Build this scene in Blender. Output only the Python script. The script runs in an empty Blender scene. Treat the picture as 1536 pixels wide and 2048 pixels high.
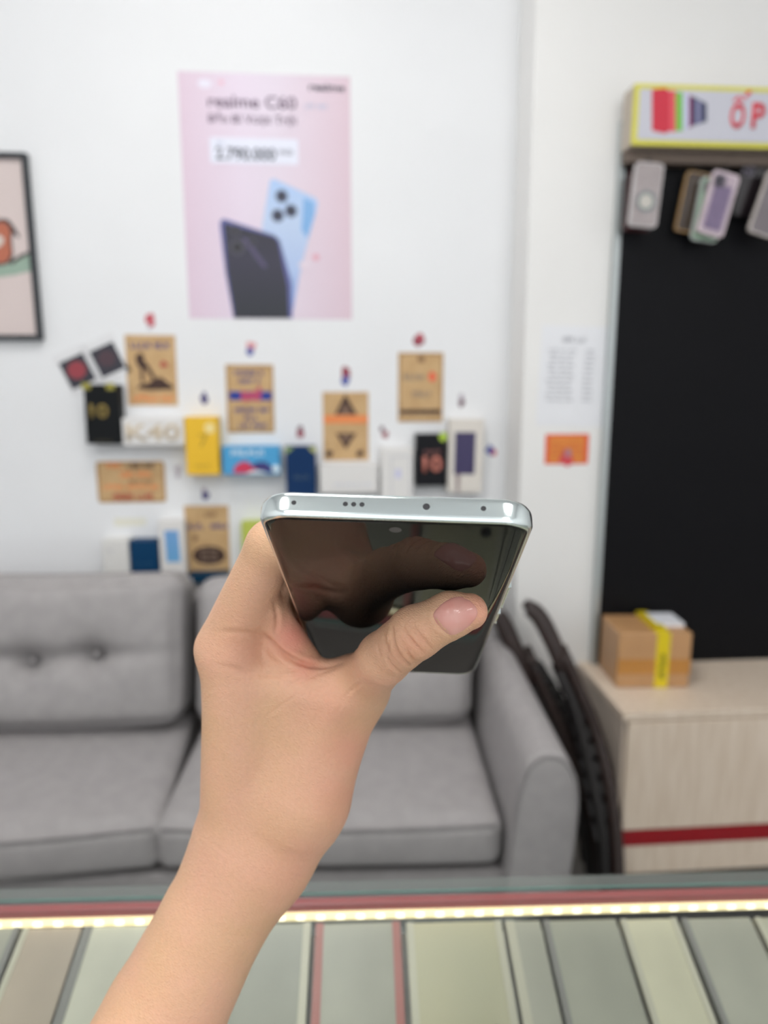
import bpy, bmesh, math, random
import numpy as np
from mathutils import Vector, Matrix

random.seed(4)
SC = bpy.context.scene
COL = SC.collection
R = math.radians

# ------------------------------------------------------------------ camera
FPX = 1420.0                     # focal length in pixels of the 1536 x 2048 frame
YAW, PITCH, CAM_H = R(4.5), R(10.5), 1.30
CAM = np.array([0.0, 0.0, CAM_H])
FWD = np.array([math.sin(YAW) * math.cos(PITCH), math.cos(YAW) * math.cos(PITCH), -math.sin(PITCH)])
RGT = np.array([math.cos(YAW), -math.sin(YAW), 0.0])
UPV = np.cross(RGT, FWD)
cd = bpy.data.cameras.new('camera')
cam = bpy.data.objects.new('camera', cd)
COL.objects.link(cam)
cam.matrix_world = Matrix(((RGT[0], UPV[0], -FWD[0], CAM[0]), (RGT[1], UPV[1], -FWD[1], CAM[1]),
                           (RGT[2], UPV[2], -FWD[2], CAM[2]), (0, 0, 0, 1)))
cd.sensor_fit = 'HORIZONTAL'
cd.sensor_width = 36.0
cd.lens = 36.0 * FPX / 1536.0
cd.clip_start = 0.01
cd.dof.use_dof = True
cd.dof.focus_distance = 0.218
cd.dof.aperture_fstop = 11.5
SC.camera = cam

# ------------------------------------------------------------------ world, light, exposure
wd = bpy.data.worlds.new('daylight')
SC.world = wd
wd.use_nodes = True
wd.node_tree.nodes['Background'].inputs[0].default_value = (0.93, 0.97, 1.0, 1)
wd.node_tree.nodes['Background'].inputs[1].default_value = 1.5
SC.view_settings.view_transform = 'Standard'
SC.view_settings.look = 'None'
SC.view_settings.exposure = 0.0
SC.view_settings.gamma = 1.0
SC.view_settings.use_curve_mapping = False
cy = SC.cycles
cy.max_bounces = 6; cy.diffuse_bounces = 3; cy.glossy_bounces = 4; cy.transmission_bounces = 4; cy.transparent_max_bounces = 10
cy.caustics_reflective = False; cy.caustics_refractive = False
cy.use_denoising = True
cy.use_light_tree = False
cy.adaptive_threshold = 0.08
cy.adaptive_min_samples = 16
CEIL_LIGHT = 15.5


# ------------------------------------------------------------------ helpers
def ray(px, py):
    return FWD + RGT * (px - 768) / FPX - UPV * (py - 1024) / FPX


def aty(px, py, y):
    d = ray(px, py)
    return CAM + d * (y / d[1])


def atz(px, py, z):
    d = ray(px, py)
    return CAM + d * ((z - CAM_H) / d[2])


def cam2w(c):
    c = np.asarray(c, float)
    return CAM + c[..., 0:1] * RGT - c[..., 1:2] * UPV + c[..., 2:3] * FWD


def pz(px, py, z):               # camera-space point at a given depth
    return np.array([(px - 768) / FPX * z, (py - 1024) / FPX * z, z])


def s2l(c):
    return tuple((v / 12.92 if v <= 0.04045 else ((v + 0.055) / 1.055) ** 2.4) for v in c)


def rgb(r, g, b):
    return s2l((r / 255, g / 255, b / 255)) + (1,)


MATS = {}


def mat(name, col, rough=0.6, metal=0.0, noise=0.0, nscale=40, bump=0.0, bscale=200, spec=0.5, coat=0.0,
        stretch=None, col2=None, emit=None, estr=0.0, sheen=0.0):
    if name in MATS:
        return MATS[name]
    m = bpy.data.materials.new(name)
    m.use_nodes = True
    nt = m.node_tree
    b = nt.nodes['Principled BSDF']
    b.inputs['Base Color'].default_value = col
    b.inputs['Roughness'].default_value = rough
    b.inputs['Metallic'].default_value = metal
    b.inputs['Specular IOR Level'].default_value = spec
    b.inputs['Coat Weight'].default_value = coat
    b.inputs['Sheen Weight'].default_value = sheen
    if emit:
        b.inputs['Emission Color'].default_value = emit
        b.inputs['Emission Strength'].default_value = estr
    if noise or bump:
        tc = nt.nodes.new('ShaderNodeTexCoord')
        mp = nt.nodes.new('ShaderNodeMapping')
        nt.links.new(tc.outputs['Object'], mp.inputs['Vector'])
        if stretch:
            mp.inputs['Scale'].default_value = stretch
    if noise:
        n = nt.nodes.new('ShaderNodeTexNoise')
        n.inputs['Scale'].default_value = nscale
        n.inputs['Detail'].default_value = 2
        nt.links.new(mp.outputs['Vector'], n.inputs['Vector'])
        mx = nt.nodes.new('ShaderNodeMix')
        mx.data_type = 'RGBA'
        c2 = col2 or tuple(max(0, v * (1 - noise)) for v in col[:3]) + (1,)
        mx.inputs['A'].default_value = col
        mx.inputs['B'].default_value = c2
        rp = nt.nodes.new('ShaderNodeMapRange')
        rp.inputs['From Min'].default_value = 0.32
        rp.inputs['From Max'].default_value = 0.68
        nt.links.new(n.outputs['Fac'], rp.inputs['Value'])
        nt.links.new(rp.outputs['Result'], mx.inputs['Factor'])
        nt.links.new(mx.outputs['Result'], b.inputs['Base Color'])
    if bump:
        n2 = nt.nodes.new('ShaderNodeTexNoise')
        n2.inputs['Scale'].default_value = bscale
        n2.inputs['Detail'].default_value = 1
        nt.links.new(mp.outputs['Vector'], n2.inputs['Vector'])
        bp = nt.nodes.new('ShaderNodeBump')
        bp.inputs['Strength'].default_value = bump
        bp.inputs['Distance'].default_value = 0.002
        nt.links.new(n2.outputs['Fac'], bp.inputs['Height'])
        nt.links.new(bp.outputs['Normal'], b.inputs['Normal'])
    MATS[name] = m
    return m


def grad_mat(name, stops, axis=2, lo=0.0, hi=1.0, rough=0.5):
    """printed colour gradient along an object axis"""
    if name in MATS:
        return MATS[name]
    m = bpy.data.materials.new(name)
    m.use_nodes = True
    nt = m.node_tree
    b = nt.nodes['Principled BSDF']
    b.inputs['Roughness'].default_value = rough
    tc = nt.nodes.new('ShaderNodeTexCoord')
    sp = nt.nodes.new('ShaderNodeSeparateXYZ')
    nt.links.new(tc.outputs['Object'], sp.inputs[0])
    mr = nt.nodes.new('ShaderNodeMapRange')
    mr.inputs['From Min'].default_value = lo
    mr.inputs['From Max'].default_value = hi
    nt.links.new(sp.outputs[axis], mr.inputs['Value'])
    cr = nt.nodes.new('ShaderNodeValToRGB')
    while len(cr.color_ramp.elements) < len(stops):
        cr.color_ramp.elements.new(0.5)
    for e, (p, c) in zip(cr.color_ramp.elements, stops):
        e.position = p
        e.color = c
    nt.links.new(mr.outputs['Result'], cr.inputs['Fac'])
    nt.links.new(cr.outputs['Color'], b.inputs['Base Color'])
    MATS[name] = m
    return m


def glass_mat(name, tint=(0.93, 0.97, 0.95, 1), ior=1.5, reflect=True):
    if name in MATS:
        return MATS[name]
    m = bpy.data.materials.new(name)
    m.use_nodes = True
    nt = m.node_tree
    nt.nodes.remove(nt.nodes['Principled BSDF'])
    out = nt.nodes['Material Output']
    tr = nt.nodes.new('ShaderNodeBsdfTransparent')
    tr.inputs['Color'].default_value = tint
    if not reflect:
        nt.links.new(tr.outputs[0], out.inputs['Surface'])
    else:
        gl = nt.nodes.new('ShaderNodeBsdfGlossy')
        gl.inputs['Roughness'].default_value = 0.02
        gl.inputs['Color'].default_value = (1, 1, 1, 1)
        fr = nt.nodes.new('ShaderNodeFresnel')
        fr.inputs['IOR'].default_value = ior
        mx = nt.nodes.new('ShaderNodeMixShader')
        nt.links.new(fr.outputs[0], mx.inputs[0])
        nt.links.new(tr.outputs[0], mx.inputs[1])
        nt.links.new(gl.outputs[0], mx.inputs[2])
        nt.links.new(mx.outputs[0], out.inputs['Surface'])
    MATS[name] = m
    return m


def mobj(name, me, m=None, parent=None, smooth=False):
    o = bpy.data.objects.new(name, me)
    COL.objects.link(o)
    if m is not None:
        if isinstance(m, (list, tuple)):
            for k in m:
                me.materials.append(k)
        else:
            me.materials.append(m)
    if smooth:
        for p in me.polygons:
            p.use_smooth = True
    if parent is not None:
        o.parent = parent
    return o


def bmo(name, bm, m=None, parent=None, smooth=False):
    me = bpy.data.meshes.new(name)
    bmesh.ops.recalc_face_normals(bm, faces=bm.faces)
    bm.to_mesh(me)
    bm.free()
    return mobj(name, me, m, parent, smooth)


def tag(o, label=None, cat=None, group=None, kind=None):
    if label: o['label'] = label
    if cat: o['category'] = cat
    if group: o['group'] = group
    if kind: o['kind'] = kind
    return o


def empty(name, loc=(0, 0, 0), rz=0.0):
    o = bpy.data.objects.new(name, None)
    o.empty_display_size = 0.05
    COL.objects.link(o)
    o.location = loc
    o.rotation_euler = (0, 0, rz)
    return o


def box_bm(x0, x1, y0, y1, z0, z1, bev=0.0, seg=2, bm=None):
    own = bm is None
    b = bmesh.new()
    bmesh.ops.create_cube(b, size=1)
    for v in b.verts:
        v.co = Vector(((x0 + x1) / 2 + v.co.x * (x1 - x0), (y0 + y1) / 2 + v.co.y * (y1 - y0), (z0 + z1) / 2 + v.co.z * (z1 - z0)))
    if bev:
        bmesh.ops.bevel(b, geom=b.edges[:], offset=bev, segments=seg, profile=0.6, affect='EDGES')
    if own:
        return b
    me = bpy.data.meshes.new('tmp')
    b.to_mesh(me)
    b.free()
    bm.from_mesh(me)
    bpy.data.meshes.remove(me)
    return bm


def box(name, x0, x1, y0, y1, z0, z1, m, parent=None, bev=0.0, seg=2):
    return bmo(name, box_bm(x0, x1, y0, y1, z0, z1, bev, seg), m, parent, smooth=False)


def poly_slab(name, pts, y_front, thick, m, parent=None):
    """flat outline in the x-z plane, facing -y, with thickness behind y_front"""
    bm = bmesh.new()
    vs = [bm.verts.new((x, y_front, z)) for x, z in pts]
    f = bm.faces.new(vs)
    r = bmesh.ops.extrude_face_region(bm, geom=[f])
    for v in r['geom']:
        if isinstance(v, bmesh.types.BMVert):
            v.co.y += thick
    return bmo(name, bm, m, parent)


def rrect(cx, cz, w, h, r, n=6, rot=0.0):
    pts = []
    for qx, qz, a0 in ((1, 1, 0), (-1, 1, 90), (-1, -1, 180), (1, -1, 270)):
        for i in range(n + 1):
            a = R(a0 + 90 * i / n)
            x = qx * (w / 2 - r) + r * math.cos(a)
            z = qz * (h / 2 - r) + r * math.sin(a)
            pts.append((cx + x * math.cos(rot) - z * math.sin(rot), cz + x * math.sin(rot) + z * math.cos(rot)))
    return pts


def disc(cx, cz, rx, rz=None, n=24):
    rz = rz or rx
    return [(cx + rx * math.cos(2 * math.pi * i / n), cz + rz * math.sin(2 * math.pi * i / n)) for i in range(n)]


def tube_bm(pts, radii, n=10, bm=None, flat=1.0, cap=True):
    bm = bm or bmesh.new()
    P = [Vector(p) for p in pts]
    if not isinstance(radii, (list, tuple)):
        radii = [radii] * len(P)
    rings = []
    up = Vector((0, 1, 0.01)).normalized()
    for i, p in enumerate(P):
        t = (P[min(i + 1, len(P) - 1)] - P[max(i - 1, 0)]).normalized()
        a = t.cross(up)
        if a.length < 1e-4:
            a = t.cross(Vector((1, 0, 0)))
        a.normalize()
        b = t.cross(a).normalized()
        rings.append([bm.verts.new(p + a * radii[i] * math.cos(2 * math.pi * k / n) + b * radii[i] * flat * math.sin(2 * math.pi * k / n)) for k in range(n)])
    for r0, r1 in zip(rings, rings[1:]):
        for k in range(n):
            bm.faces.new((r0[k], r0[(k + 1) % n], r1[(k + 1) % n], r1[k]))
    if cap:
        bm.faces.new(rings[0])
        bm.faces.new(rings[-1])
    return bm


def smooth_path(pts, n=8):
    """Catmull-Rom through the points"""
    P = [np.array(p, float) for p in pts]
    P = [2 * P[0] - P[1]] + P + [2 * P[-1] - P[-2]]
    out = []
    for i in range(1, len(P) - 2):
        for k in range(n):
            t = k / n
            out.append(0.5 * ((2 * P[i]) + (-P[i - 1] + P[i + 1]) * t + (2 * P[i - 1] - 5 * P[i] + 4 * P[i + 1] - P[i + 2]) * t * t
                              + (-P[i - 1] + 3 * P[i] - 3 * P[i + 1] + P[i + 2]) * t ** 3))
    out.append(P[-2])
    return out


def text_mesh(name, body, x0, x1, zb, zt, y, m, parent=None, bold=0.0, thick=0.0004, keep_aspect=False):
    """lettering in the x-z plane facing -y, fitted to the given rectangle"""
    cu = bpy.data.curves.new('lettering', 'FONT')
    cu.body = body
    cu.size = 1.0
    cu.offset = bold
    cu.resolution_u = 4
    t = bpy.data.objects.new('lettering_tmp', cu)
    COL.objects.link(t)
    dg = bpy.context.evaluated_depsgraph_get()
    me = bpy.data.meshes.new_from_object(t.evaluated_get(dg))
    bpy.data.objects.remove(t)
    bpy.data.curves.remove(cu)
    co = np.array([v.co[:] for v in me.vertices])
    lo, hi = co.min(0), co.max(0)
    sx = (x1 - x0) / max(hi[0] - lo[0], 1e-6)
    sz = (zt - zb) / max(hi[1] - lo[1], 1e-6)
    for v in me.vertices:
        v.co = (x0 + (v.co.x - lo[0]) * sx, y, zb + (v.co.y - lo[1]) * sz)
    me.name = name
    me.materials.clear()
    bm = bmesh.new()
    bm.from_mesh(me)
    r = bmesh.ops.extrude_face_region(bm, geom=bm.faces[:])
    for v in r['geom']:
        if isinstance(v, bmesh.types.BMVert):
            v.co.y += thick
    bmesh.ops.recalc_face_normals(bm, faces=bm.faces)
    bm.to_mesh(me)
    bm.free()
    return mobj(name, me, m, parent)


def glyph_row(name, x0, x1, zb, zt, y, m, parent=None, words=(4, 3), seed=0):
    """a line of lettering too blurred to read: upright strokes and bars grouped into words"""
    rd = random.Random(seed)
    bm = bmesh.new()
    total = sum(words) + 0.8 * (len(words) - 1)
    cw = (x1 - x0) / total
    x = x0
    h = zt - zb
    for wi, wn in enumerate(words):
        for k in range(wn):
            a, b2 = x + cw * 0.08, x + cw * 0.9
            st = cw * 0.26
            kind = rd.randint(0, 3)
            box_bm(a, a + st, y - 0.0004, y, zb, zt, bm=bm)
            if kind in (0, 1):
                box_bm(b2 - st, b2, y - 0.0004, y, zb, zt, bm=bm)
            if kind in (0, 2):
                box_bm(a + st, b2 - (st if kind == 0 else 0), y - 0.0004, y, zt - h * 0.22, zt, bm=bm)
            if kind in (1, 2, 3):
                zc = zb + h * (0.4 if kind != 3 else 0.0)
                box_bm(a + st, b2 - (st if kind == 1 else 0), y - 0.0004, y, zc, zc + h * 0.22, bm=bm)
            x += cw
        x += 0.8 * cw
    return bmo(name, bm, m, parent)


# ------------------------------------------------------------------ the room
YW = 2.05            # back wall
YP = 1.89            # front of the pier to the right
M_WALL = mat('white_wall_paint', rgb(236, 237, 239), 0.75, noise=0.03, nscale=3)
M_PIER = mat('white_pier_paint', rgb(238, 237, 235), 0.7, noise=0.03, nscale=3)
M_FLOOR = mat('grey_floor_tile', rgb(150, 145, 140), 0.25, noise=0.15, nscale=6)
XP = 0.522


def struct(o):
    o['kind'] = 'structure'
    return o


struct(box('floor', -2.2, 2.2, -3.2, YW + 0.1, -0.1, 0.0, M_FLOOR))
struct(box('ceiling', -2.2, 2.2, -3.2, YW + 0.1, 3.0, 3.1, M_WALL))
struct(box('wall_back', -2.2, 2.2, YW, YW + 0.1, 0.0, 3.0, M_WALL))
struct(box('wall_left', -2.3, -2.2, -3.2, YW + 0.1, 0.0, 3.0, M_WALL))
struct(box('wall_right', 2.2, 2.3, -3.2, YW + 0.1, 0.0, 3.0, M_WALL))
struct(box('wall_pier', XP, 2.2, YP, YW, 0.0, 3.0, M_PIER, bev=0.004))

M_LAMP = mat('lamp_diffuser', (1, 1, 1, 1), 0.6, emit=(1.0, 0.985, 0.955, 1), estr=CEIL_LIGHT)
M_WHITE = mat('white_plastic', rgb(240, 240, 240), 0.4)
LIGHT_POS = [(-1.05, -0.4, 'left of the counter'), (0.95, -0.4, 'right of the counter'), (-0.25, 0.95, 'over the sofa'), (-1.05, -2.0, 'left of the shop front'), (0.95, -2.0, 'right of the shop front')]
for lx, ly, lamp_place in LIGHT_POS:
    e = empty('ceiling_lamp', (lx, ly, 2.955))
    tag(e, 'square white ceiling lamp panel ' + lamp_place, 'lamp', 'ceiling lamp panels')
    box('diffuser', -0.29, 0.29, -0.29, 0.29, 0.0, 0.03, M_LAMP, e)
    bm = bmesh.new()
    for s in (-1, 1):
        box_bm(min(s * 0.29, s * 0.31), max(s * 0.29, s * 0.31), -0.31, 0.31, -0.004, 0.045, bm=bm)
        box_bm(-0.29, 0.29, min(s * 0.29, s * 0.31), max(s * 0.29, s * 0.31), -0.004, 0.045, bm=bm)
    bmo('frame', bm, M_WHITE, e)

# ------------------------------------------------------------------ sofa
M_FAB = mat('grey_sofa_velvet', rgb(165, 161, 161), 0.85, noise=0.10, nscale=30)
M_FABD = mat('grey_sofa_base_fabric', rgb(150, 146, 146), 0.9, noise=0.1, nscale=30)


def cushion(name, sx, sy, sz, bulge=(0.0, 0.0), rnd=0.03, tufts=(), n=26, parent=None, m=None, sag=None):
    """soft box centred at the origin: rounded edges, swollen faces, button dents on the -y face"""
    bm = bmesh.new()
    bmesh.ops.create_cube(bm, size=2)
    bmesh.ops.subdivide_edges(bm, edges=bm.edges[:], cuts=n, use_grid_fill=True)
    hx, hy, hz = sx / 2, sy / 2, sz / 2
    for v in bm.verts:
        u = [v.co.x, v.co.y, v.co.z]
        p = Vector((u[0] * hx, u[1] * hy, u[2] * hz))
        c = Vector((max(-hx + rnd, min(hx - rnd, p.x)), max(-hy + rnd, min(hy - rnd, p.y)), max(-hz + rnd, min(hz - rnd, p.z))))
        d = p - c
        if d.length > 1e-9:
            p = c + d.normalized() * rnd * min(1.0, d.length / rnd * 1.0 if d.length < rnd else 1.0)
        fx, fy, fz = 1 - u[0] ** 2, 1 - u[1] ** 2, 1 - u[2] ** 2
        p.z += bulge[1] * max(0, fx) ** 0.5 * max(0, fy) ** 0.5 * u[2]
        yb = bulge[0] * max(0, fx) ** 0.55 * max(0, fz) ** 0.55 * u[1]
        if u[1] < 0:
            for tx, tz, dep, rad in tufts:
                dx, dz = p.x - tx, p.z - tz
                q = math.hypot(dx, dz)
                yb += dep * math.exp(-q / rad)
                # pulled folds running sideways and down from each button
                yb += dep * 0.35 * math.exp(-(dz / 0.022) ** 2) * math.exp(-abs(dx) / 0.11)
                if dz < 0:
                    yb += dep * 0.22 * math.exp(-(dx / 0.018) ** 2) * math.exp(dz / 0.08)
        p.y += yb
        if sag:
            p.z += sag * (p.x / hx) ** 2
        v.co = p
    return bmo(name, bm, m or M_FAB, parent, smooth=True)


SF = empty('sofa', (-0.362, 1.262, 0), R(-3.3))
tag(SF, 'grey fabric two-seat sofa with buttoned back cushions against the white wall', 'sofa')
box('base', -0.72, 0.72, 0.03, 0.74, 0.10, 0.325, M_FABD, SF, 0.015)
for lx, ly in ((-0.66, 0.08), (0.66, 0.08), (-0.66, 0.68), (0.66, 0.68)):
    bm = tube_bm([(lx, ly, 0.0), (lx, ly, 0.10)], [0.016, 0.024], 12)
    bmo('leg', bm, mat('dark_wood_leg', rgb(50, 35, 28), 0.5), SF, True)
bk = box('back_rest', -0.80, 0.80, 0.60, 0.715, 0.12, 0.725, M_FAB, SF, 0.03, 4)
for sgn, nm in ((-1, 'l'), (1, 'r')):
    c = cushion('seat_cushion', 0.695, 0.545, 0.105, (0.012, 0.014), 0.028, parent=SF)
    c.location = (sgn * 0.352, 0.300, 0.388)
    if sgn < 0:
        c.rotation_euler = (0, 0, R(6.0)); c.location = (-0.356, 0.270, 0.386)
    # welt along the front upper edge
    pts = [(-0.33 + 0.66 * i / 12, -0.270 - 0.010 * (1 - ((i - 6) / 6) ** 2), 0.043) for i in range(13)]
    w_ = bmo('piping', tube_bm(pts, 0.0035, 6), M_FABD, c, True)
tl = [(-0.12, -0.02, 0.045, 0.05), (0.12, -0.012, 0.045, 0.05), (-0.30, -0.02, 0.03, 0.05)]
c = cushion('back_cushion', 0.69, 0.19, 0.365, (0.045, 0.012), 0.045, tufts=[(-0.19, 0.0, 0.07, 0.04), (-0.02, -0.015, 0.07, 0.04), (0.135, 0.0, 0.07, 0.04)], n=44, parent=SF, sag=0.012)
c.location = (-0.374, 0.50, 0.622); c.rotation_euler = (R(-13), 0, 0)
for bx, bz in ((-0.19, 0.0), (-0.02, -0.015), (0.135, 0.0)):
    bm = bmesh.new(); bmesh.ops.create_uvsphere(bm, u_segments=12, v_segments=8, radius=0.011)
    for v in bm.verts: v.co = Vector((bx + v.co.x, -0.072 + v.co.y * 0.5, bz + v.co.z))
    bmo('button', bm, M_FABD, c, True)
c = cushion('back_cushion', 0.69, 0.19, 0.36, (0.045, 0.012), 0.045, tufts=[(-0.185, 0.0, 0.05, 0.035), (0.0, 0.0, 0.05, 0.035), (0.185, 0.0, 0.05, 0.035)], n=44, parent=SF, sag=0.008)
c.location = (0.345, 0.515, 0.612); c.rotation_euler = (R(-14), 0, 0)
for bx in (-0.185, 0.0, 0.185):
    bm = bmesh.new(); bmesh.ops.create_uvsphere(bm, u_segments=12, v_segments=8, radius=0.011)
    for v in bm.verts: v.co = Vector((bx + v.co.x, -0.082 + v.co.y * 0.5, v.co.z))
    bmo('button', bm, M_FABD, c, True)


def arm(sgn):
    prof = [(0.700, 0.11), (0.702, 0.30), (0.712, 0.46), (0.728, 0.555), (0.745, 0.588), (0.770, 0.602), (0.800, 0.596), (0.822, 0.572), (0.834, 0.53), (0.836, 0.46), (0.826, 0.33), (0.806, 0.20), (0.79, 0.11)]
    prof = [tuple(p) for p in smooth_path(prof, 3)]
    cx = sum(p[0] for p in prof) / len(prof); cz = 0.36
    bm = bmesh.new()
    rings = []
    for y, k in ((0.0, 0.90), (0.004, 0.965), (0.014, 0.995), (0.03, 1.0), (0.2, 1.0), (0.45, 1.0), (0.67, 1.0), (0.705, 0.98), (0.715, 0.93)):
        rings.append([bm.verts.new((sgn * (cx + (x - cx) * k), y, max(0.10, cz + (z - cz) * k))) for x, z in prof])
    for a, b in zip(rings, rings[1:]):
        for i in range(len(a)):
            bm.faces.new((a[i], a[(i + 1) % len(a)], b[(i + 1) % len(a)], b[i]))
    bm.faces.new(rings[0]); bm.faces.new(rings[-1])
    o = bmo('arm', bm, M_FAB, SF, True)
    pp = [(sgn * (cx + (x - cx) * 0.965), 0.003, cz + (z - cz) * 0.965) for x, z in prof]
    bmo('piping', tube_bm(pp, 0.0035, 6), M_FABD, o, True)


arm(1); arm(-1)

# ------------------------------------------------------------------ folded chairs between sofa and cabinet
M_DKW = mat('dark_brown_wood', rgb(48, 32, 28), 0.45, noise=0.4, nscale=25, stretch=(1, 1, 6))
M_DKS = mat('black_slat_seat', rgb(26, 22, 22), 0.55)


def pxy(px, py, y):
    return tuple(aty(px, py, y))


def folded_chair(label, arm_px, rail_px, leg_px, slats):
    """points are (pixel x, pixel y, distance) along the folded frame; the frame's second side stands 5 cm behind"""
    e = empty('folding_chair', tuple(aty(*rail_px[-1])))
    tag(e, label, 'chair', 'folded chairs beside the sofa')
    base = np.array(e.location)
    e.location.x += 0.014
    pt = lambda q: aty(*q) - base
    for k, oy in enumerate((0.0, 0.05)):
        off = np.array([0.006 * k, oy, 0.004 * k])
        pts = smooth_path([pt(q) for q in arm_px], 6)
        n = len(pts) - 1
        rr = [0.009 + 0.014 * math.sin(math.pi * min(1, (i / n) * 0.9 + 0.08)) for i in range(n + 1)]
        bmo('arm_rest', tube_bm([p + off for p in pts], rr, 14, flat=0.6), M_DKW, e, True)
        bmo('back_rail', tube_bm([p + off for p in smooth_path([pt(q) for q in rail_px], 6)], 0.016, 10), M_DKW, e, True)
        bmo('leg', tube_bm([p + off for p in smooth_path([pt(q) for q in leg_px], 6)], 0.014, 10), M_DKS, e, True)
    A, B_ = [np.array(smooth_path([pt(q) for q in l], 8)) for l in slats]
    m = min(len(A), len(B_))
    for i in range(0, m - 2, 3):
        bm = bmesh.new()
        c = [A[i], B_[i], B_[min(i + 2, m - 1)], A[min(i + 2, m - 1)]]
        vs = [bm.verts.new(Vector(p)) for p in c] + [bm.verts.new(Vector(p + np.array([0, 0.035, 0]))) for p in c]
        for q in ((0, 1, 2, 3), (7, 6, 5, 4), (0, 4, 5, 1), (1, 5, 6, 2), (2, 6, 7, 3), (3, 7, 4, 0)):
            bm.faces.new([vs[j] for j in q])
        bmo('slat', bm, M_DKS, e)
    return e


folded_chair('dark wood folding chair leaning over the sofa arm, the nearer to the sofa',
             [(984, 1228, 1.80), (1002, 1262, 1.79), (1026, 1315, 1.77), (1050, 1375, 1.75)],
             [(1046, 1312, 1.77), (1075, 1375, 1.75), (1112, 1455, 1.72), (1150, 1560, 1.68), (1180, 1660, 1.64), (1195, 1800, 1.60)],
             [(1030, 1330, 1.78), (1090, 1440, 1.74), (1130, 1540, 1.70), (1165, 1700, 1.66), (1172, 1800, 1.64)],
             [[(1050, 1330, 1.75), (1090, 1400, 1.73), (1130, 1490, 1.70), (1160, 1580, 1.67)], [(1078, 1330, 1.75), (1120, 1400, 1.73), (1160, 1490, 1.70), (1186, 1600, 1.67)]])
folded_chair('dark wood folding chair with a curved arm leaning beside the beige cabinet',
             [(1044, 1220, 1.76), (1070, 1240, 1.75), (1094, 1282, 1.73), (1110, 1325, 1.71), (1122, 1356, 1.70)],
             [(1118, 1310, 1.71), (1150, 1385, 1.68), (1182, 1465, 1.64), (1206, 1560, 1.58), (1222, 1680, 1.52), (1226, 1800, 1.47)],
             [(1108, 1345, 1.70), (1140, 1420, 1.66), (1170, 1540, 1.60), (1196, 1680, 1.53), (1200, 1800, 1.49)],
             [[(1112, 1370, 1.69), (1140, 1470, 1.64), (1160, 1570, 1.59), (1184, 1700, 1.52)], [(1146, 1385, 1.68), (1186, 1480, 1.63), (1206, 1580, 1.57), (1224, 1700, 1.51)]])

# ------------------------------------------------------------------ low cabinet
CX0, CYF, CZ = 0.716, 1.565, 0.50
M_LAM = mat('beige_wood_laminate', rgb(228, 212, 194), 0.45, noise=0.12, nscale=14, stretch=(6, 6, 0.5), col2=rgb(216, 198, 178))
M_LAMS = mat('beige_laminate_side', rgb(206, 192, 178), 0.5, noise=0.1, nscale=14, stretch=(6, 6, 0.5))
CB = empty('low_cabinet', (CX0, CYF, 0))
tag(CB, 'low beige laminate cabinet with a red stripe under the black panel', 'cabinet')
box('body', 0.0, 1.30, 0.012, YP - CYF - 0.001, 0.0, CZ - 0.022, M_LAMS, CB)
box('worktop', -0.006, 1.31, 0.0, YP - CYF - 0.001, CZ - 0.022, CZ, M_LAM, CB, 0.002)
zr1 = aty(1250, 1662, CYF)[2]; zr0 = aty(1250, 1690, CYF)[2]
box('front_panel', 0.008, 0.62, -0.004, 0.012, zr1 + 0.004, CZ - 0.026, M_LAM, CB, 0.002)
box('front_panel', 0.626, 1.30, -0.004, 0.012, zr1 + 0.004, CZ - 0.026, M_LAM, CB, 0.002)
box('stripe', 0.008, 1.30, -0.006, 0.012, zr0, zr1, mat('red_laminate', rgb(150, 14, 28), 0.35), CB, 0.002)
box('plinth', 0.008, 1.30, -0.004, 0.012, 0.06, zr0 - 0.002, M_LAM, CB, 0.002)
box('kick_board', 0.02, 1.29, 0.004, 0.012, 0.0, 0.06, mat('dark_kick', rgb(90, 84, 78), 0.6), CB)

# cardboard parcel on the cabinet
M_CARD = mat('brown_cardboard', rgb(196, 150, 104), 0.5, noise=0.12, nscale=12, coat=0.25)
PB = empty('parcel', (0, 0, 0))
tag(PB, 'taped brown cardboard parcel with yellow tape and white label on the cabinet', 'box')
pa = atz(1232, 1376, CZ); pb_ = atz(1378, 1376, CZ)
PBW = pb_[0] - pa[0]
PB.location = (pa[0], pa[1], CZ + 0.0005); PB.rotation_euler = (0, 0, R(-4))
PBH, PBD = 0.152, 0.150
bm = box_bm(0, PBW, 0, PBD, 0, PBH, 0.006, 3)
for v in bm.verts:
    if v.co.z > PBH * 0.6:
        v.co.z += 0.008 * math.sin(math.pi * v.co.x / PBW) * math.sin(math.pi * min(1, max(0, v.co.y / PBD)))
bmo('carton', bm, M_CARD, PB)
M_YT = mat('yellow_tape', rgb(226, 202, 20), 0.3, coat=0.3)
tx0, tx1 = PBW * 0.52, PBW * 0.70
box('yellow_tape', tx0, tx1, -0.0008, 0.0006, 0, PBH + 0.0008, M_YT, PB)
box('yellow_tape', tx0 - 0.004, tx1 - 0.008, 0, PBD, PBH - 0.002, PBH + 0.0095, M_YT, PB)
box('brown_tape', 0, PBW, -0.0005, 0.0004, PBH * 0.25, PBH * 0.52, mat('amber_tape', rgb(190, 132, 62), 0.25, coat=0.4), PB)
box('shipping_label', PBW * 0.60, PBW * 0.98, PBD * 0.30, PBD * 0.88, PBH, PBH + 0.0105, mat('white_paper', rgb(232, 234, 240), 0.6), PB)
g = glyph_row('lettering', 0, 0.07, 0, 0.012, 0, mat('tape_print', rgb(60, 66, 20), 0.5), PB, (6,), 5)
g.rotation_euler = (0, R(90), 0); g.location = ((tx0 + tx1) / 2 - 0.006, -0.0012, PBH * 0.62)

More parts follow.
